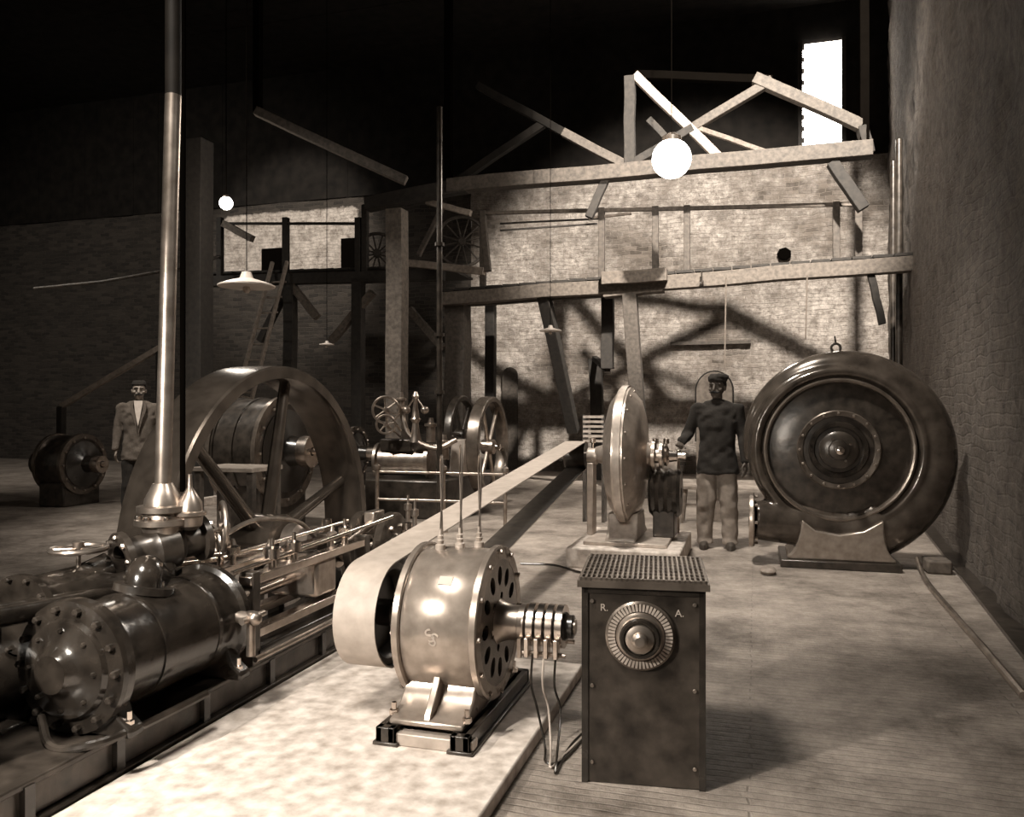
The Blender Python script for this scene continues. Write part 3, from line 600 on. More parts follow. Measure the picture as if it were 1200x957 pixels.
obj('pipe', tube(nb(), (tp.x, tp.y, 0), (tp.x, tp.y, 5.1), .035), 'iron2', T); obj('base_flange', L1([(0, .12), (.03, .12), (.035, .06), (.1, .05)], (tp.x, tp.y, 0), (0, 0, 1), 20), 'iron2', T)
for z in (1.6, 2.3, 3.4): obj('flange', L1([(0, .03), (0, .06), (.04, .06), (.04, .03)], (tp.x, tp.y, z), (0, 0, 1), 18, True), 'iron2', T)
# railing round the small engine
T = thing('safety_railing', 'low iron railing with posts round the smaller engine', 'railing', (-4.0, 9.3, 0))
R1 = [at(442, 600, 9.5), at(520, 600, 9.3), at(592, 600, 9.1)]
for p_ in R1: obj('post', L1([(0, .05), (.02, .05), (.03, .022), (.7, .022), (.71, .04), (.75, .04), (.78, 0)], (p_.x, p_.y, 0), (0, 0, 1), 12), 'dsteel', T)
for a, b in zip(R1, R1[1:]):
    for z in (.68, .36): obj('rail', tube(nb(), (a.x, a.y, z), (b.x, b.y, z), .016), 'dsteel', T)
for px, d, lab in ((486, 6.9, 'left slim valve standard on the floor beside the belt'), (478, 7.3, 'further slim valve standard standing beyond the crank disc')):
    c = at(px, 640, d); h = .5
    tag(obj('valve_standard', L1([(0, .06), (.02, .06), (.03, .025), (h, .02), (h+.01, .035), (h+.06, .035), (h+.07, .012), (h+.14, .01)], (c.x, c.y, 0), (0, 0, 1), 16), 'dsteel'), lab, 'valve')
# ================================================================ GENERATORS
def dynamo(name, c, R, L, lab, m='iron2', ribs=0, ax=(1, 0, 0)):
    T = thing(name, lab, 'generator', (c.x, c.y, 0))
    X = V(ax).normalized(); o = V(c)-X*L/2
    prof = [(0, R*.8), (0, R*.97), (.02, R)]
    for k in range(ribs):
        t = .06+(L-.12)*k/max(1, ribs-1); prof += [(t-.02, R), (t-.015, R*1.03), (t+.015, R*1.03), (t+.02, R)]
    prof += [(L-.02, R), (L, R*.97), (L, R*.8)]
    obj('casing', L1(prof, o, X, 56, True), m, T)
    obj('end_shield', L1([(L*.1, R*.82), (L+.01, R*.8), (L+.04, R*.5), (L+.08, R*.3), (L+.2, R*.25), (L+.21, .0)], o, X, 40), 'iron', T)
    for s in (0, L-.04): obj('casing_rim', L1([(s, R*.9), (s, R*1.06), (s+.05, R*1.06), (s+.05, R*.9)], o, X, 48, True), 'fly', T)
    bolts(T, o+X*(L+.01), X, R*.92, 12, .018, .03, 'dsteel')
    obj('shaft', tube(nb(), o-X*.35, o+X*(L+.4), .035), 'steel', T)
    obj('pulley', L1([(0, .04), (0, R*.45), (.16, R*.45), (.16, .04)], o-X*.33, X, 32, True), 'iron2', T)
    obj('commutator', L1([(0, .05), (0, R*.3), (.12, R*.3), (.12, .05)], o+X*(L+.22), X, 28, True), 'brass', T)
    obj('foot', box(nb(), c.x-L*.45, c.x+L*.45, c.y-R*.8, c.y+R*.8, 0, c.z-R*.6), 'iron2', T, .02)
    return T
dynamo('generator', at(308, 528, 9.4), .60, .62, 'big round dark generator seen through the flywheel spokes', 'iron2', 3)
dynamo('generator', at(82, 543, 12), .42, .5, 'round dark generator by the left edge of the hall')
dynamo('generator', at(405, 530, 13), .40, .4, 'distant small generator between the large flywheel and smaller engine')
# table behind flywheel
p_ = at(290, 540, 7.6)
T = thing('work_table', 'small pale topped wooden table behind the large flywheel', 'table', (p_.x, p_.y, 0))
obj('tabletop', box(nb(), p_.x-.42, p_.x+.22, p_.y-.25, p_.y+.25, .84, .88), 'lwood', T, .005)
for sx in (-.38, .18):
    for sy in (-.2, .2): obj('leg', box(nb(), p_.x+sx-.03, p_.x+sx+.03, p_.y+sy-.03, p_.y+sy+.03, 0, .84), 'wood', T)
# ================================================================ TIMBER STRUCTURE
def timber(parent, name, p, q, w, h, m='wood', seg=4): return obj(name, bar(nb(), p, q, w, h, seg), m, parent, .008)
Yt = 13.0
T = thing('timber_gallery', 'long timber gallery beam with handrail crossing in front of the whitewashed wall', 'gallery', (-1, Yt, 0))
a, b = pl(516, 351, Yt), pl(1034, 311, Yt); b = V((wx(Yt)+.02, Yt, b.z))
timber(T, 'main_beam', a, b, .22, .22, 'mwood', 8)
timber(T, 'lower_beam', a+V((0, .35, -.02)), pl(740, 340, Yt+.35), .15, .15, 'wood')
bm = nb(); n = 26
for k in range(n):
    c = a.lerp(b, (k+.5)/n); L_ = (b-a).length/n*.46; box(bm, c.x-L_, c.x+L_, Yt-.1, Yt+.75, c.z+.12, c.z+.16)
obj('walkway', bm, 'dwood', T)
r0, r1 = pl(560, 250, Yt+.0), pl(1002, 239, Yt)
timber(T, 'handrail', r0, r1, .05, .06, 'mwood')
for i, px in enumerate((566, 705, 768, 805, 980, 1006)):
    t = (px-560)/442; tp_ = pl(px, 250-11*t-3, Yt); bt = pl(px, 349-(px-516)*.077, Yt)
    timber(T, 'rail_post', bt, tp_, .10, .09, 'wood', 1)
timber(T, 'mid_rail', pl(586, 262, Yt), pl(705, 256, Yt), .03, .03, 'dwood')
timber(T, 'mid_rail', pl(586, 270, Yt), pl(700, 262, Yt), .03, .03, 'dwood')
timber(T, 'mid_rail', pl(690, 256, Yt), pl(740, 250, Yt), .04, .04, 'lwood')
timber(T, 'bolster', pl(706, 327, Yt-.15), pl(782, 322, Yt-.15), .24, .2, 'mwood')
timber(T, 'bolster', pl(708, 345, Yt+.02), pl(778, 338, Yt+.02), .24, .12, 'mwood')
pb0 = pl(756, 480, Yt); timber(T, 'post', (pb0.x, Yt, 0), pl(738, 344, Yt), .22, .22, 'wood')
timber(T, 'brace', pl(672, 505, Yt+1.5), pl(637, 345, Yt), .2, .17, 'dwood')
timber(T, 'hanging_post', pl(712, 432, Yt+.6), pl(712, 340, Yt+.6), .2, .18, 'dwood')
timber(T, 'rear_post', (pl(703, 520, Yt+3).x, Yt+3, 0), pl(697, 420, Yt+3), .24, .2, 'dwood')
timber(T, 'rear_tie', pl(697, 420, Yt+3), pl(712, 432, Yt+.6), .1, .1, 'dwood')
timber(T, 'bracket', pl(1020, 320, Yt), pl(1034, 380, Yt), .1, .1, 'dwood')
def post(lab, px, ytop, d, w, m='wood', name='timber_post', tilt=0):
    t_ = at(px, ytop, d); T = thing(name, lab, 'post', (t_.x, t_.y, 0))
    timber(T, 'shaft', (t_.x, t_.y, 0), (t_.x+tilt, t_.y, t_.z), w, w, m, 4)
    obj('base_block', box(nb(), t_.x-w*.75, t_.x+w*.75, t_.y-w*.75, t_.y+w*.75, 0, .12), 'conc', T, .01); return T
post('thick dark wooden post under the left end of the gallery beam', 536, 358, 14.1, .36, 'wood')
post('tall square timber post lit on its left edge behind smaller engine', 465, 246, 12.6, .27, 'mwood')
post('dark tall timber post near the left bright bulb', 233, 165, 12, .30, 'dwood')
post('slender dark post behind the thick gallery post', 575, 350, 15.5, .18, 'dwood')
# roof truss
T = thing('roof_truss', 'wooden roof truss with long tie beam spanning above the gallery', 'roof truss', (-1.5, 12.9, 5))
Yr = 12.4
tb0, tb1 = pl(526, 219, Yr), pl(1022, 175, Yr)
timber(T, 'tie_beam', tb0, tb1, .26, .22, 'wood', 8)
timber(T, 'tie_beam_end', pl(430, 240, Yr), tb0+V((.3, 0, 0)), .22, .22, 'dwood')
for (x0, y0, x1, y1, w, m, nm) in (
   (744, 88, 848, 190, .13, 'lwood', 'strut'), (905, 94, 812, 150, .13, 'wood', 'rafter'), (884, 92, 1010, 148, .16, 'wood', 'rafter'),
   (812, 148, 900, 179, .07, 'mwood', 'strut'), (660, 155, 742, 198, .13, 'wood', 'strut'), (738, 90, 738, 196, .16, 'dwood', 'king_post'),
   (760, 140, 812, 196, .1, 'dwood', 'strut'), (690, 255, 712, 205, .12, 'dwood', 'brace'),
   (975, 190, 1012, 245, .16, 'dwood', 'brace'), (905, 94, 744, 88, .12, 'black', 'purlin'),
   (812, 150, 735, 196, .12, 'dwood', 'rafter'), (1010, 148, 1018, 180, .14, 'dwood', 'post'), (660, 155, 560, 100, .12, 'roof', 'strut'),
   (526, 219, 640, 143, .12, 'roof', 'rafter')):
    timber(T, nm, pl(x0, y0, Yr), pl(x1, y1, Yr+.02), w, w, m)  # darkest members and the hangers are coloured black to sink into roof shade
timber(T, 'hanger', (tb0.x, Yr, tb0.z), (tb0.x, Yr, 9.8), .12, .12, 'black')
timber(T, 'hanger', (tb1.x-.1, Yr, tb1.z), (tb1.x-.1, Yr, 9.8), .12, .12, 'black')
T = thing('roof_brace', 'long sloping beam in the dark roof above the smaller engine', 'beam', at(400, 180, 11))
timber(T, 'beam', at(300, 130, 11), at(476, 212, 11), .12, .12, 'wood'); timber(T, 'hanger', at(302, 131, 11), at(302, 131, 11)+V((0, 0, 4.2)), .1, .1, 'black')
# left gallery
Yg = 13.6
T = thing('left_gallery', 'dark timber gallery with railing below the bright upper wall at left', 'gallery', pl(340, 330, Yg))
timber(T, 'main_beam', pl(232, 330, Yg), pl(520, 322, Yg), .2, .2, 'dwood', 6)
bm = nb(); p_, q_ = pl(240, 327, Yg), pl(520, 319, Yg)
for k in range(16):
    c = p_.lerp(q_, (k+.5)/16); box(bm, c.x-.15, c.x+.15, Yg, Yg+1.6, c.z+.1, c.z+.14)
obj('walkway', bm, 'dwood', T)
timber(T, 'handrail', pl(258, 262, Yg), pl(420, 262, Yg), .05, .05, 'dwood')
for px in (258, 335, 420, 428): timber(T, 'rail_post', pl(px, 325, Yg), pl(px, 255 if px < 425 else 240, Yg), .11, .11, 'dwood', 1)
timber(T, 'board', pl(476, 308, Yg-.6), pl(568, 318, Yg-.9), .12, .12, 'lwood')
timber(T, 'board', pl(500, 236, Yg-.6), pl(552, 250, Yg-.6), .1, .1, 'lwood')
timber(T, 'strut', pl(490, 300, Yg-.6), pl(520, 240, Yg-.6), .08, .08, 'wood')
timber(T, 'strut', pl(572, 318, Yg-.9), pl(566, 255, Yg-.9), .1, .1, 'wood')
for (x0, y0, x1, y1) in ((388, 400, 437, 342), (372, 372, 342, 334), (480, 362, 520, 408), (305, 400, 335, 340), (262, 262, 296, 280)):
    timber(T, 'brace', pl(x0, y0, Yg), pl(x1, y1, Yg), .13, .13, 'mwood' if x0 != 305 else 'dwood')
timber(T, 'post', V((pl(340, 330, Yg).x, Yg, 0)), pl(340, 330, Yg), .2, .2, 'dwood')
timber(T, 'post', V((pl(420, 330, Yg).x, Yg, 0)), pl(420, 326, Yg), .2, .2, 'dwood')
obj('service_pipe', path(nb(), [at(40, 338, 14.5), at(120, 330, 14.5), at(222, 312, 14.5), pl(258, 300, Yg)], .03, 8), 'iron2', T)
for i, (px, py, r, lab) in enumerate(((541, 283, .5, 'large spoked wheel standing at the end of the left gallery'), (442, 297, .42, 'spoked wheel leaning against the post on the left gallery'))):
    c = pl(px, py, Yg+.9); T = thing('spoked_wheel', lab, 'wheel', (c.x, c.y, c.z-r))
    wheel(T, 'rim', c, (.35, -1, 0), r, .07, .05, 12, .08, .12, .018, 'wood', 'wood', sub=False)
for i, (x0, x1, y0, y1) in enumerate(((307, 333, 290, 326), (400, 425, 278, 318))):
    a_, b_ = pl(x0, y1, YB-.1), pl(x1, y0, YB-.1)
    o = struct('door_%d' % (i+1), box(nb(), a_.x, b_.x, YB-.12, YB-.04, a_.z, b_.z), 'black')
# ladder
la, lb = pl(300, 425, Yg-.7), pl(328, 325, Yg-.15)
T = thing('ladder', 'wooden ladder leaning up to the left gallery', 'ladder', (la.x, Yg-.9, 0))
dr = (la-lb).normalized(); foot = la+dr*(la.z/abs(dr.z))
for s in (-.16, .16): timber(T, 'stile', foot+V((s, 0, 0)), lb+V((s, 0, .3)), .05, .07, 'lwood', 1)
for k in range(13): c = foot.lerp(lb, (k+.7)/13); obj('rung', tube(nb(), c+V((-.16, 0, 0)), c+V((.16, 0, 0)), .018, n=8), 'lwood', T)
a_, b_ = at(72, 476, 12.5), at(188, 407, 12.5)
T = thing('sloping_board', 'pale board sloping up above the man at left', 'board', (a_.x, a_.y, 0))
timber(T, 'board', a_, b_, .1, .08, 'lwood'); timber(T, 'prop', (a_.x, a_.y, 0), a_, .1, .1, 'dwood'); timber(T, 'prop', (b_.x, b_.y, 0), b_, .1, .1, 'dwood')
# ================================================================ LAMPS
def shade(px, py, d, r, lab):
    c = at(px, py, d); T = thing('pendant_lamp', lab, 'lamp', c)
    obj('lamp_shade', L1([(0, r), (.015, r*1.0), (.05*r/.3, r*.7), (.09*r/.3, r*.25), (.16*r/.3, r*.16), (.16*r/.3, 0)], c, (0, 0, 1), 36), 'white', T)
    bm = nb(); ball(bm, c+V((0, 0, -.03)), r*.14, sub=2); obj('bulb', bm, 'lpaint', T)
    obj('cord', tube(nb(), c+V((0, 0, .16*r/.3)), (c.x, c.y, 9.8), .005, n=6), 'black', T)
shade(289, 336, 9, .31, 'wide white enamel pendant lamp shade at left above the gallery rail')
shade(383, 404, 13, .12, 'tiny white pendant lamp shade above the smaller engine')
shade(645, 388, 12, .165, 'small white pendant lamp shade in front of the sloping brace')
def globe(px, py, d, r, lab, m):
    c = at(px, py, d); T = thing('globe_lamp', lab, 'lamp', c)
    bm = nb(); ball(bm, c, r); obj('globe', bm, m, T)
    obj('cap', L1([(r*.85, r*.5), (r*1.1, r*.5), (r*1.3, r*.2)], c, (0, 0, 1), 20), 'iron', T)
    obj('cord', tube(nb(), c+V((0, 0, r)), (c.x, c.y, 9.8), .006, n=6), 'black', T)
    l = bpy.data.lights.new('bulb_light', 'POINT'); l.shadow_soft_size = r; l.color = (1, .9, .78); l.energy = 230 if r > .15 else 40
    lo = bpy.data.objects.new('bulb_light', l); C.objects.link(lo); lo.location = c+V((-.1, -r*1.6-.1, -.05)); return c
globe(787, 186, 11.2, .27, 'glaring globe lamp hanging beside the roof truss tie beam', 'lamp')
globe(265, 238, 11, .09, 'small glaring bulb hanging by the dark left post', 'lamp2')
for px, y0, y1, lab in ((946, 322, 398, 'thin rope hanging below the gallery beam near large pump'), (851, 325, 432, 'thin rope hanging from the gallery beam over the standing man')):
    a_, b_ = pl(px, y0, Yt-.13), pl(px-2, y1, Yt-.13); tag(obj('rope', tube(nb(), a_, b_, .012, n=6), 'rope'), lab, 'rope')
c = pl(820, 333, Yt-.2); T = thing('pulley_block', 'small iron pulley block hung from the gallery beam', 'pulley', c)
obj('sheave', L1([(0, .02), (0, .06), (.03, .05), (.06, .06), (.06, .02)], c, (1, 0, 0), 18, True), 'iron', T); obj('hook', tube(nb(), c+V((.03, 0, .03)), c+V((.03, 0, .2)), .012), 'iron', T)
a_, b_ = pl(786, 402, YB-.1), pl(880, 398, YB-.1); tag(obj('wall_board', box(nb(), a_.x, b_.x, YB-.2, YB-.02, a_.z-.05, a_.z+.02), 'wood'), 'narrow board fixed along the whitewashed wall above the man', 'board')
a_, b_ = pl(912, 304, YB-.1), pl(926, 291, YB-.1); tag(obj('wall_hole', L1([(0, .15), (.03, .11)], ((a_.x+b_.x)/2, YB-.08, (a_.z+b_.z)/2), (0, -1, .1), 7), 'black'), 'small black hole high in the whitewashed wall', 'hole')
def arch(x0, x1, yt, yb, Y, name, lab, m):
    a_, b_ = pl(x0, yb, Y), pl(x1, yt, Y); w = (b_.x-a_.x)/2; cx_ = (a_.x+b_.x)/2; zt = b_.z-w; z0 = 0
    pts = [(cx_-w, z0), (cx_+w, z0)]+[(cx_+w*math.cos(PI*k/14), zt+w*math.sin(PI*k/14)) for k in range(15)]
    return tag(obj(name, prism(nb(), pts, xz(Y-.03), xz(Y+.0)), m), lab, 'niche')
arch(589, 607, 430, 540, YB-.1, 'arched_niche', 'narrow arched dark panel in place of a niche low in the wall behind the belt', 'wood')  # flat panel, its dark colour stands for the shade inside a niche
p_ = pl(837, 455, 10.5)
T = thing('arch_spot_panel', 'round topped pale panel added for the arched light spot behind the man in dark jacket', 'board', (p_.x, 10.5, 0))  # made-up pale panel with dark edge, imitates an arched spot of light
obj('light_spot_panel', prism(nb(), [(p_.x-.22, 0), (p_.x+.22, 0)]+[(p_.x+.22*math.cos(PI*k/16), 1.64+.24*math.sin(PI*k/16)) for k in range(17)], xz(10.5), xz(10.54)), 'lwood', T, .004)
obj('border', prism(nb(), [(p_.x-.24, 1.0), (p_.x+.24, 1.0)]+[(p_.x+.24*math.cos(PI*k/16), 1.64+.26*math.sin(PI*k/16)) for k in range(17)], xz(10.52), xz(10.56)), 'dwood', T, .004)
c = at(697, 505, 10.2)
T = thing('resistance_rack', 'small ribbed pale rack standing behind the upright disc', 'rack', (c.x, c.y, 0))
for k in range(6): obj('rib', box(nb(), c.x-.13, c.x+.13, c.y-.1, c.y+.1, 1.0+.06*k, 1.03+.06*k), 'lpaint', T)
for s in (-.12, .12): obj('leg', box(nb(), c.x+s-.02, c.x+s+.02, c.y-.08, c.y+.08, 0, 1.34), 'iron2', T)
for px, lab in ((1037, 'upright iron pipe in the far right corner'), (1049, 'second upright iron pipe nearer on the right wall')):
    Yp = 15 if px == 1037 else 13.8; x_ = wx(Yp)-.12
    tag(obj('wall_pipe', tube(nb(), (x_, Yp, 0.03), (x_, Yp, 5.6), .05), 'iron2'), lab, 'pipe')
tag(obj('floor_pipe', path(nb(), smooth_pts([fl(1075, 655, .02), fl(1085, 680, .02), fl(1120, 722, .02), fl(1150, 756, .02), fl(1200, 815, .02)]), .022, 8), 'dsteel'), 'thin pipe along the floor beside the right wall', 'pipe')
c = fl(1100, 672); tag(obj('stone_block', box(nb(), c.x-.10, c.x+.10, c.y-.05, c.y+.2, 0, .12), 'mwood', bevel=.02), 'small block at foot of right wall behind large pump', 'block')
c = fl(900, 672); bm = nb(); ball(bm, (c.x, c.y, .03), .07, .12, .035, 2); tag(obj('rubble_lump', bm, 'lwood'), 'lump of rubble on the floor left of the large pump foot', 'rubble')
c = fl(812, 615); c = V((c.x-.02, c.y+.25, 0))
T = thing('wooden_stool', 'small wooden trestle between pump block and standing man', 'stool', c)
obj('seat', box(nb(), c.x-.14, c.x+.14, c.y-.12, c.y+.12, .42, .46), 'lwood', T, .004)
for sx in (-.11, .11):
    for sy in (-.09, .09): obj('leg', bar(nb(), (c.x+sx*1.2, c.y+sy*1.2, 0), (c.x+sx*.8, c.y+sy*.8, .42), .035, .035), 'lwood', T)
obj('stretcher', box(nb(), c.x-.12, c.x+.12, c.y-.015, c.y+.015, .2, .23), 'lwood', T)
tag(obj('floor_cable', path(nb(), smooth_pts([fl(610, 660, .012), fl(650, 662, .012), fl(690, 672, .012), fl(740, 668, .012)]), .01, 7), 'iron'), 'thin black cable lying on floor before the pump block', 'cable')
# ================================================================ PEOPLE
def capsule(bm, a, b, ra, rb, n=14):
    a, b = V(a), V(b); L_ = (b-a).length; prof = []
    for k in range(5): t = PI/2*k/4; prof.append((-ra*math.cos(t), ra*math.sin(t)))
    for k in range(5): t = PI/2*(4-k)/4; prof.append((L_+rb*math.cos(t), rb*math.sin(t)))
    prof[0] = (-ra, 0); prof[-1] = (L_+rb, 0); return lathe(bm, prof, a, b-a, n)
def loft(bm, rings, n=24):
    R = []
    for x, y, z, rx, ry in rings: R.append([bm.verts.new((x+rx*math.cos(2*PI*k/n), y+ry*math.sin(2*PI*k/n), z)) for k in range(n)])
    for a, b in zip(R, R[1:]):
        for k in range(n): bm.faces.new([a[k], a[(k+1) % n], b[(k+1) % n], b[k]])
    bm.faces.new(R[0]); bm.faces.new(R[-1]); return bm
def rem(o, vs, it=4):
    m = o.modifiers.new('r', 'REMESH'); m.mode = 'VOXEL'; m.voxel_size = vs; m.use_smooth_shade = True
    s = o.modifiers.new('s', 'SMOOTH'); s.iterations = it; s.factor = .5; return o
def wrinkle(bm, amp, sc):
    bmesh.ops.subdivide_edges(bm, edges=bm.edges[:], cuts=2, use_grid_fill=True)
    bm.normal_update()
    for v in bm.verts: v.co += v.normal*noise.noise(V((v.co.x*sc, v.co.y*sc, v.co.z*sc*1.6)))*amp
def hand(bm, w, d, side, curl):      # w wrist, d direction of the hand, side = towards the thumb
    d = V(d).normalized(); s = (V(side)-d*V(side).dot(d)).normalized(); nrm = d.cross(s).normalized()
    w = V(w)
    for k in range(4):
        o = s*(.030-.020*k); capsule(bm, w+d*.01+o*.55, w+d*.085+o, .015, .013, 8)
        L_ = (.040, .045, .042, .033)[k]; p1 = w+d*.09+o; d2 = (d*math.cos(curl*.6)+nrm*math.sin(curl*.6)); p2 = p1+d2*L_
        d3 = (d*math.cos(curl*1.5)+nrm*math.sin(curl*1.5)); capsule(bm, p1, p2, .0095, .009, 8); capsule(bm, p2, p2+d3*L_*.75, .009, .0075, 8)
    t0 = w+d*.03+s*.03; t1 = t0+(d*.6+s*.75+nrm*.25).normalized()*.035; capsule(bm, w+d*.02+s*.015, t0, .014, .013, 8); capsule(bm, t0, t1, .012, .011, 8); capsule(bm, t1, t1+(d+s*.3+nrm*.4).normalized()*.03, .0105, .009, 8)
def person(loc, rz, label, armR, armL, handR, handL, shirt=True, turn=0, sc=1.0, mats=('dcloth', 'gcloth'), skin='skin', hat='fez'):
    T = thing('person', label, 'person', loc, rz); T.scale = (sc, sc, sc)
    H = V((0, -.015, 1.60))
    b = nb()
    loft(b, [(0, .01, .92, .13, .09), (0, .0, 1.1, .12, .08), (0, 0, 1.3, .14, .09), (0, .01, 1.4, .13, .07), (0, .01, 1.46, .05, .05)])
    capsule(b, (0, .012, 1.42), (0, -.002, 1.54), .052, .05)
    for s, (S, E, W) in ((-1, armR), (1, armL)): capsule(b, S, E, .045, .036); capsule(b, E, W, .036, .025)
    for s in (-1, 1): capsule(b, (s*.09, .01, .9), (s*.105, 0, .48), .07, .045); capsule(b, (s*.105, 0, .48), (s*.11, .02, .08), .045, .03)
    hd = nb()
    ball(hd, H+V((0, .012, .02)), .076, .095, .098); ball(hd, H+V((0, -.025, -.055)), .056, .062, .058); ball(hd, H+V((0, -.052, -.088)), .028, .025, .022, 2)
    capsule(hd, H+V((0, -.085, .018)), H+V((0, -.104, -.022)), .010, .014, 10); ball(hd, H+V((.012, -.094, -.026)), .009, sub=2); ball(hd, H+V((-.012, -.094, -.026)), .009, sub=2)
    for s in (-1, 1):
        ball(hd, H+V((s*.048, -.052, -.018)), .024, .024, .02, 2); ball(hd, H+V((s*.078, .008, -.005)), .012, .02, .032, 2)
        capsule(hd, H+V((s*.014, -.082, .034)), H+V((s*.052, -.068, .034)), .010, .010, 8)
    capsule(hd, H+V((-.02, -.086, -.06)), H+V((.02, -.086, -.06)), .009, .009, 8)
    bmesh.ops.rotate(hd, verts=hd.verts, cent=H, matrix=Matrix.Rotation(turn, 3, 'Z'))
    me = bpy.data.meshes.new('h'); hd.to_mesh(me); b.from_mesh(me)
    hand(b, armR[2], *handR); hand(b, armL[2], *handL)
    rem(obj('body', b, skin, T), .0065, 3)
    def face(bm_): bmesh.ops.rotate(bm_, verts=bm_.verts, cent=H, matrix=Matrix.Rotation(turn, 3, 'Z')); return bm_
    for s in (-1, 1):
        obj('eye', face(ball(nb(), H+V((s*.031, -.078, .014)), .010, .008, .0055, 2)), 'eye', T)
        obj('eyebrow', face(capsule(nb(), H+V((s*.014, -.093, .037)), H+V((s*.047, -.079, .036)), .0035, .0025, 8)), 'hair', T)
    bm = nb()
    for s in (-1, 1): capsule(bm, H+V((s*.004, -.101, -.042)), H+V((s*.032, -.090, -.050)), .011, .008, 8); capsule(bm, H+V((s*.032, -.090, -.050)), H+V((s*.052, -.074, -.044)), .008, .004, 8)
    obj('moustache', face(bm), 'hair', T)
    bm = nb(); ball(bm, H+V((0, .022, .03)), .083, .095, .09)
    bmesh.ops.bisect_plane(bm, geom=bm.verts[:]+bm.edges[:]+bm.faces[:], plane_co=H+V((0, -.02, .03)), plane_no=V((0, -1, -.35)), clear_outer=True)
    obj('hair', face(bm), 'hair', T)
    if hat == 'fez':
        obj('cap', face(loft(nb(), [(H.x, H.y+.012, H.z+.066, .084, .100), (H.x, H.y+.013, H.z+.085, .083, .098), (H.x, H.y+.015, H.z+.112, .076, .090), (H.x, H.y+.015, H.z+.128, .060, .072)], 32)), 'dcloth', T, .01)
    else:
        bm = loft(nb(), [(H.x, H.y+.010, H.z+.055, .084, .102), (H.x, H.y+.010, H.z+.080, .092, .110), (H.x+.004, H.y+.02, H.z+.105, .100, .118), (H.x+.006, H.y+.025, H.z+.128, .085, .10), (H.x+.006, H.y+.02, H.z+.142, .05, .06)], 32)
        wrinkle(bm, .012, 25); o = obj('cap', face(bm), 'dcloth', T); rem(o, .008, 3)
    j = nb()
    loft(j, [(0, .01, .74, .21, .15), (0, .01, .80, .205, .148), (0, .005, .96, .18, .128), (0, 0, 1.12, .172, .125), (0, 0, 1.26, .188, .13), (0, .005, 1.36, .195, .118), (0, .01, 1.41, .172, .092), (0, .015, 1.455, .11, .07), (0, .015, 1.485, .068, .062)])
    for S, E, W in (armR, armL):
        S, E, W = V(S), V(E), V(W); capsule(j, S+V((-.04 if S.x > 0 else .04, 0, -.015)), S+V((0, 0, -.015)), .070, .064); capsule(j, S+V((0, 0, -.015)), E, .064, .056); capsule(j, E, E.lerp(W, .93), .056, .047)
    capsule(j, (-.12, .02, 1.41), (.12, .02, 1.41), .052, .052)
    wrinkle(j, .026, 11)
    rem(obj('jacket', j, mats[0], T), .010, 2)
    if shirt:
        obj('shirt', prism(nb(), [(-.05, 1.475), (.05, 1.475), (.042, 1.40), (.02, 1.26), (.0, 1.16), (-.02, 1.26), (-.042, 1.40)], lambda a, z: V((a, -.098-(.054*min(1, max(0, (1.49-z)/.16))), z)), lambda a, z: V((a, -.03, z))), 'shirt', T)
        bm = nb()
        for s in (-1, 1): prism(bm, [(s*.05, 1.48), (s*.09, 1.44), (s*.09, 1.36), (s*.03, 1.18), (s*.008, 1.08), (s*.025, 1.24), (s*.055, 1.40)], lambda a, z: V((a, -.102-(.056*min(1, max(0, (1.49-z)/.16))), z)), lambda a, z: V((a, -.05, z)))
        obj('lapel', bm, mats[0], T)
    t = nb()
    loft(t, [(0, .01, .78, .165, .12), (0, .01, .92, .16, .115), (0, .01, 1.0, .15, .105)])
    for s in (-1, 1): loft(t, [(s*.125, -.01, .045, .084, .10), (s*.125, -.0, .10, .076, .09), (s*.118, -.0, .30, .084, .09), (s*.105, -.012, .48, .090, .094), (s*.095, .0, .70, .100, .108), (s*.085, .008, .86, .10, .115)])
    wrinkle(t, .020, 11)
    rem(obj('trousers', t, mats[1], T), .011, 3)
    for s in (-1, 1):
        bm = nb(); loft(bm, [(s*.13, -.06, 0, .045, .135), (s*.13, -.06, .02, .047, .137), (s*.13, -.055, .05, .044, .125), (s*.125, -.0, .085, .04, .07), (s*.12, .015, .12, .04, .05)]); obj('shoe', bm, 'leather', T, .004)
    return T
mx_, my_ = -.37, 8.53
person((mx_, my_, 0), .02, 'standing man in dark jacket and grey trousers resting hand on pump lever', (( -.19, .01, 1.40), (-.29, .04, 1.13), (-.345, -.17, 1.06)), ((.19, .01, 1.40), (.245, .03, 1.12), (.27, -.04, .87)),
       (V((-.18, -.72, -.45)), V((.6, .3, -.2)), 1.1), (V((.02, -.1, -1)), V((-.3, -1, 0)), .45), shirt=False, turn=-.35, sc=1.02, mats=('dcloth', 'gcloth'), skin=mat('dark brown skin', .09, .6, 0, 20, .12, .05), hat='cap')  # one even, darker skin tone for this man
p_ = at(163, 500, 10.4)
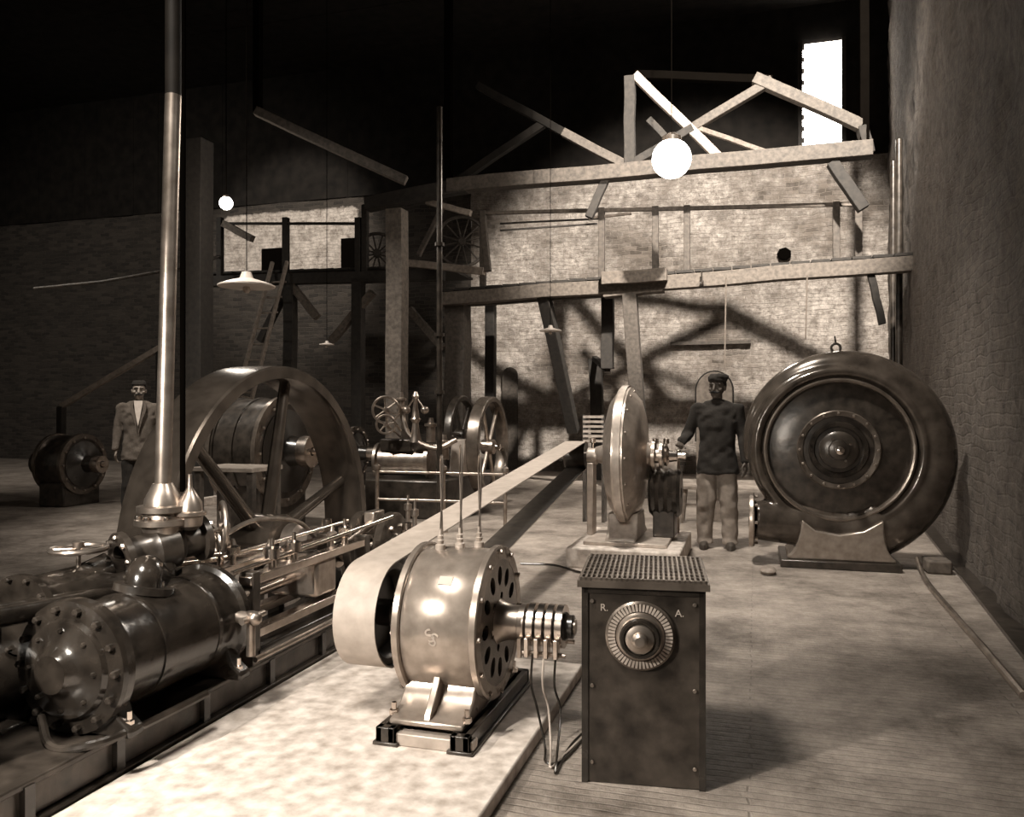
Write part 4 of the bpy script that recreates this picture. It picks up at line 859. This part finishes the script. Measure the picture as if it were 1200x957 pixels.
person((p_.x, p_.y, 0), A+.35, 'moustached man in open jacket and white shirt at left edge behind flywheel', ((-.19, .01, 1.40), (-.245, .03, 1.12), (-.26, -.05, .87)), ((.19, .01, 1.40), (.25, .03, 1.12), (.22, -.12, .92)),
       (V((0, -.1, -1)), V((.3, -1, 0)), -.45), (V((-.2, -.3, -1)), V((-.3, -1, 0)), .45), shirt=True, turn=.05, sc=1.03, mats=(mat('grey wool jacket', .12, .95, 0, 50, .2, .3, bd=.003), 'dcloth'))
# ================================================================ LIGHTS
def look(o, tgt): o.rotation_euler = (V(tgt)-o.location).to_track_quat('-Z', 'Y').to_euler()
def light(kind, loc, tgt, e, size=1, col=(1, .93, .83), angle=60, blend=.5):
    l = bpy.data.lights.new('light', kind); l.energy = e; l.color = col
    if kind == 'AREA': l.size = size
    if kind == 'SPOT': l.spot_size = math.radians(angle); l.spot_blend = blend; l.shadow_soft_size = size
    o = bpy.data.objects.new('light', l); C.objects.link(o); o.location = loc; look(o, tgt); return o
light('SPOT', (-2.3, 1.0, 5.4), (-2.0, 3.9, 0), 1250, .6, angle=60, blend=.7)
light('SPOT', (-2.7, .3, 2.15), (-1.0, 4.2, .2), 620, .08, angle=74, blend=.7)
light('SPOT', (.6, 3.4, 4.6), (-3.1, 5.0, .8), 1000, .5, angle=44, blend=.7)
light('SPOT', (.9, 6.2, 9.2), (-1.5, 18, 2.9), 17000, .14, angle=46, blend=.45)
light('SPOT', (-1.6, 6.2, 8.0), (-.5, 8.6, 0), 2700, .25, angle=56, blend=.7)
light('SPOT', (-9.5, 12.5, 7.5), (-11, 18, 5.5), 1500, .2, angle=50, blend=.5)
light('SPOT', (-6.5, 5.2, 7.5), (-5.2, 10, 0), 2400, .3, angle=60, blend=.8)
light('SPOT', (-13, 6, 7), (-15, 18, 2.5), 2200, .3, angle=85, blend=.9)
w = bpy.data.worlds.new('world'); SC.world = w; w.use_nodes = True
bg = w.node_tree.nodes['Background']; bg.inputs[0].default_value = (1, .86, .7, 1); bg.inputs[1].default_value = .12
SC.view_settings.view_transform = 'Standard'; SC.view_settings.look = 'None'
cam = bpy.data.cameras.new('camera'); co = bpy.data.objects.new('camera', cam); C.objects.link(co)
cam.sensor_width = 36; cam.lens = F/1200*36; cam.clip_end = 200; co.location = CAM; co.rotation_euler = (PI/2, 0, A)
SC.camera = co
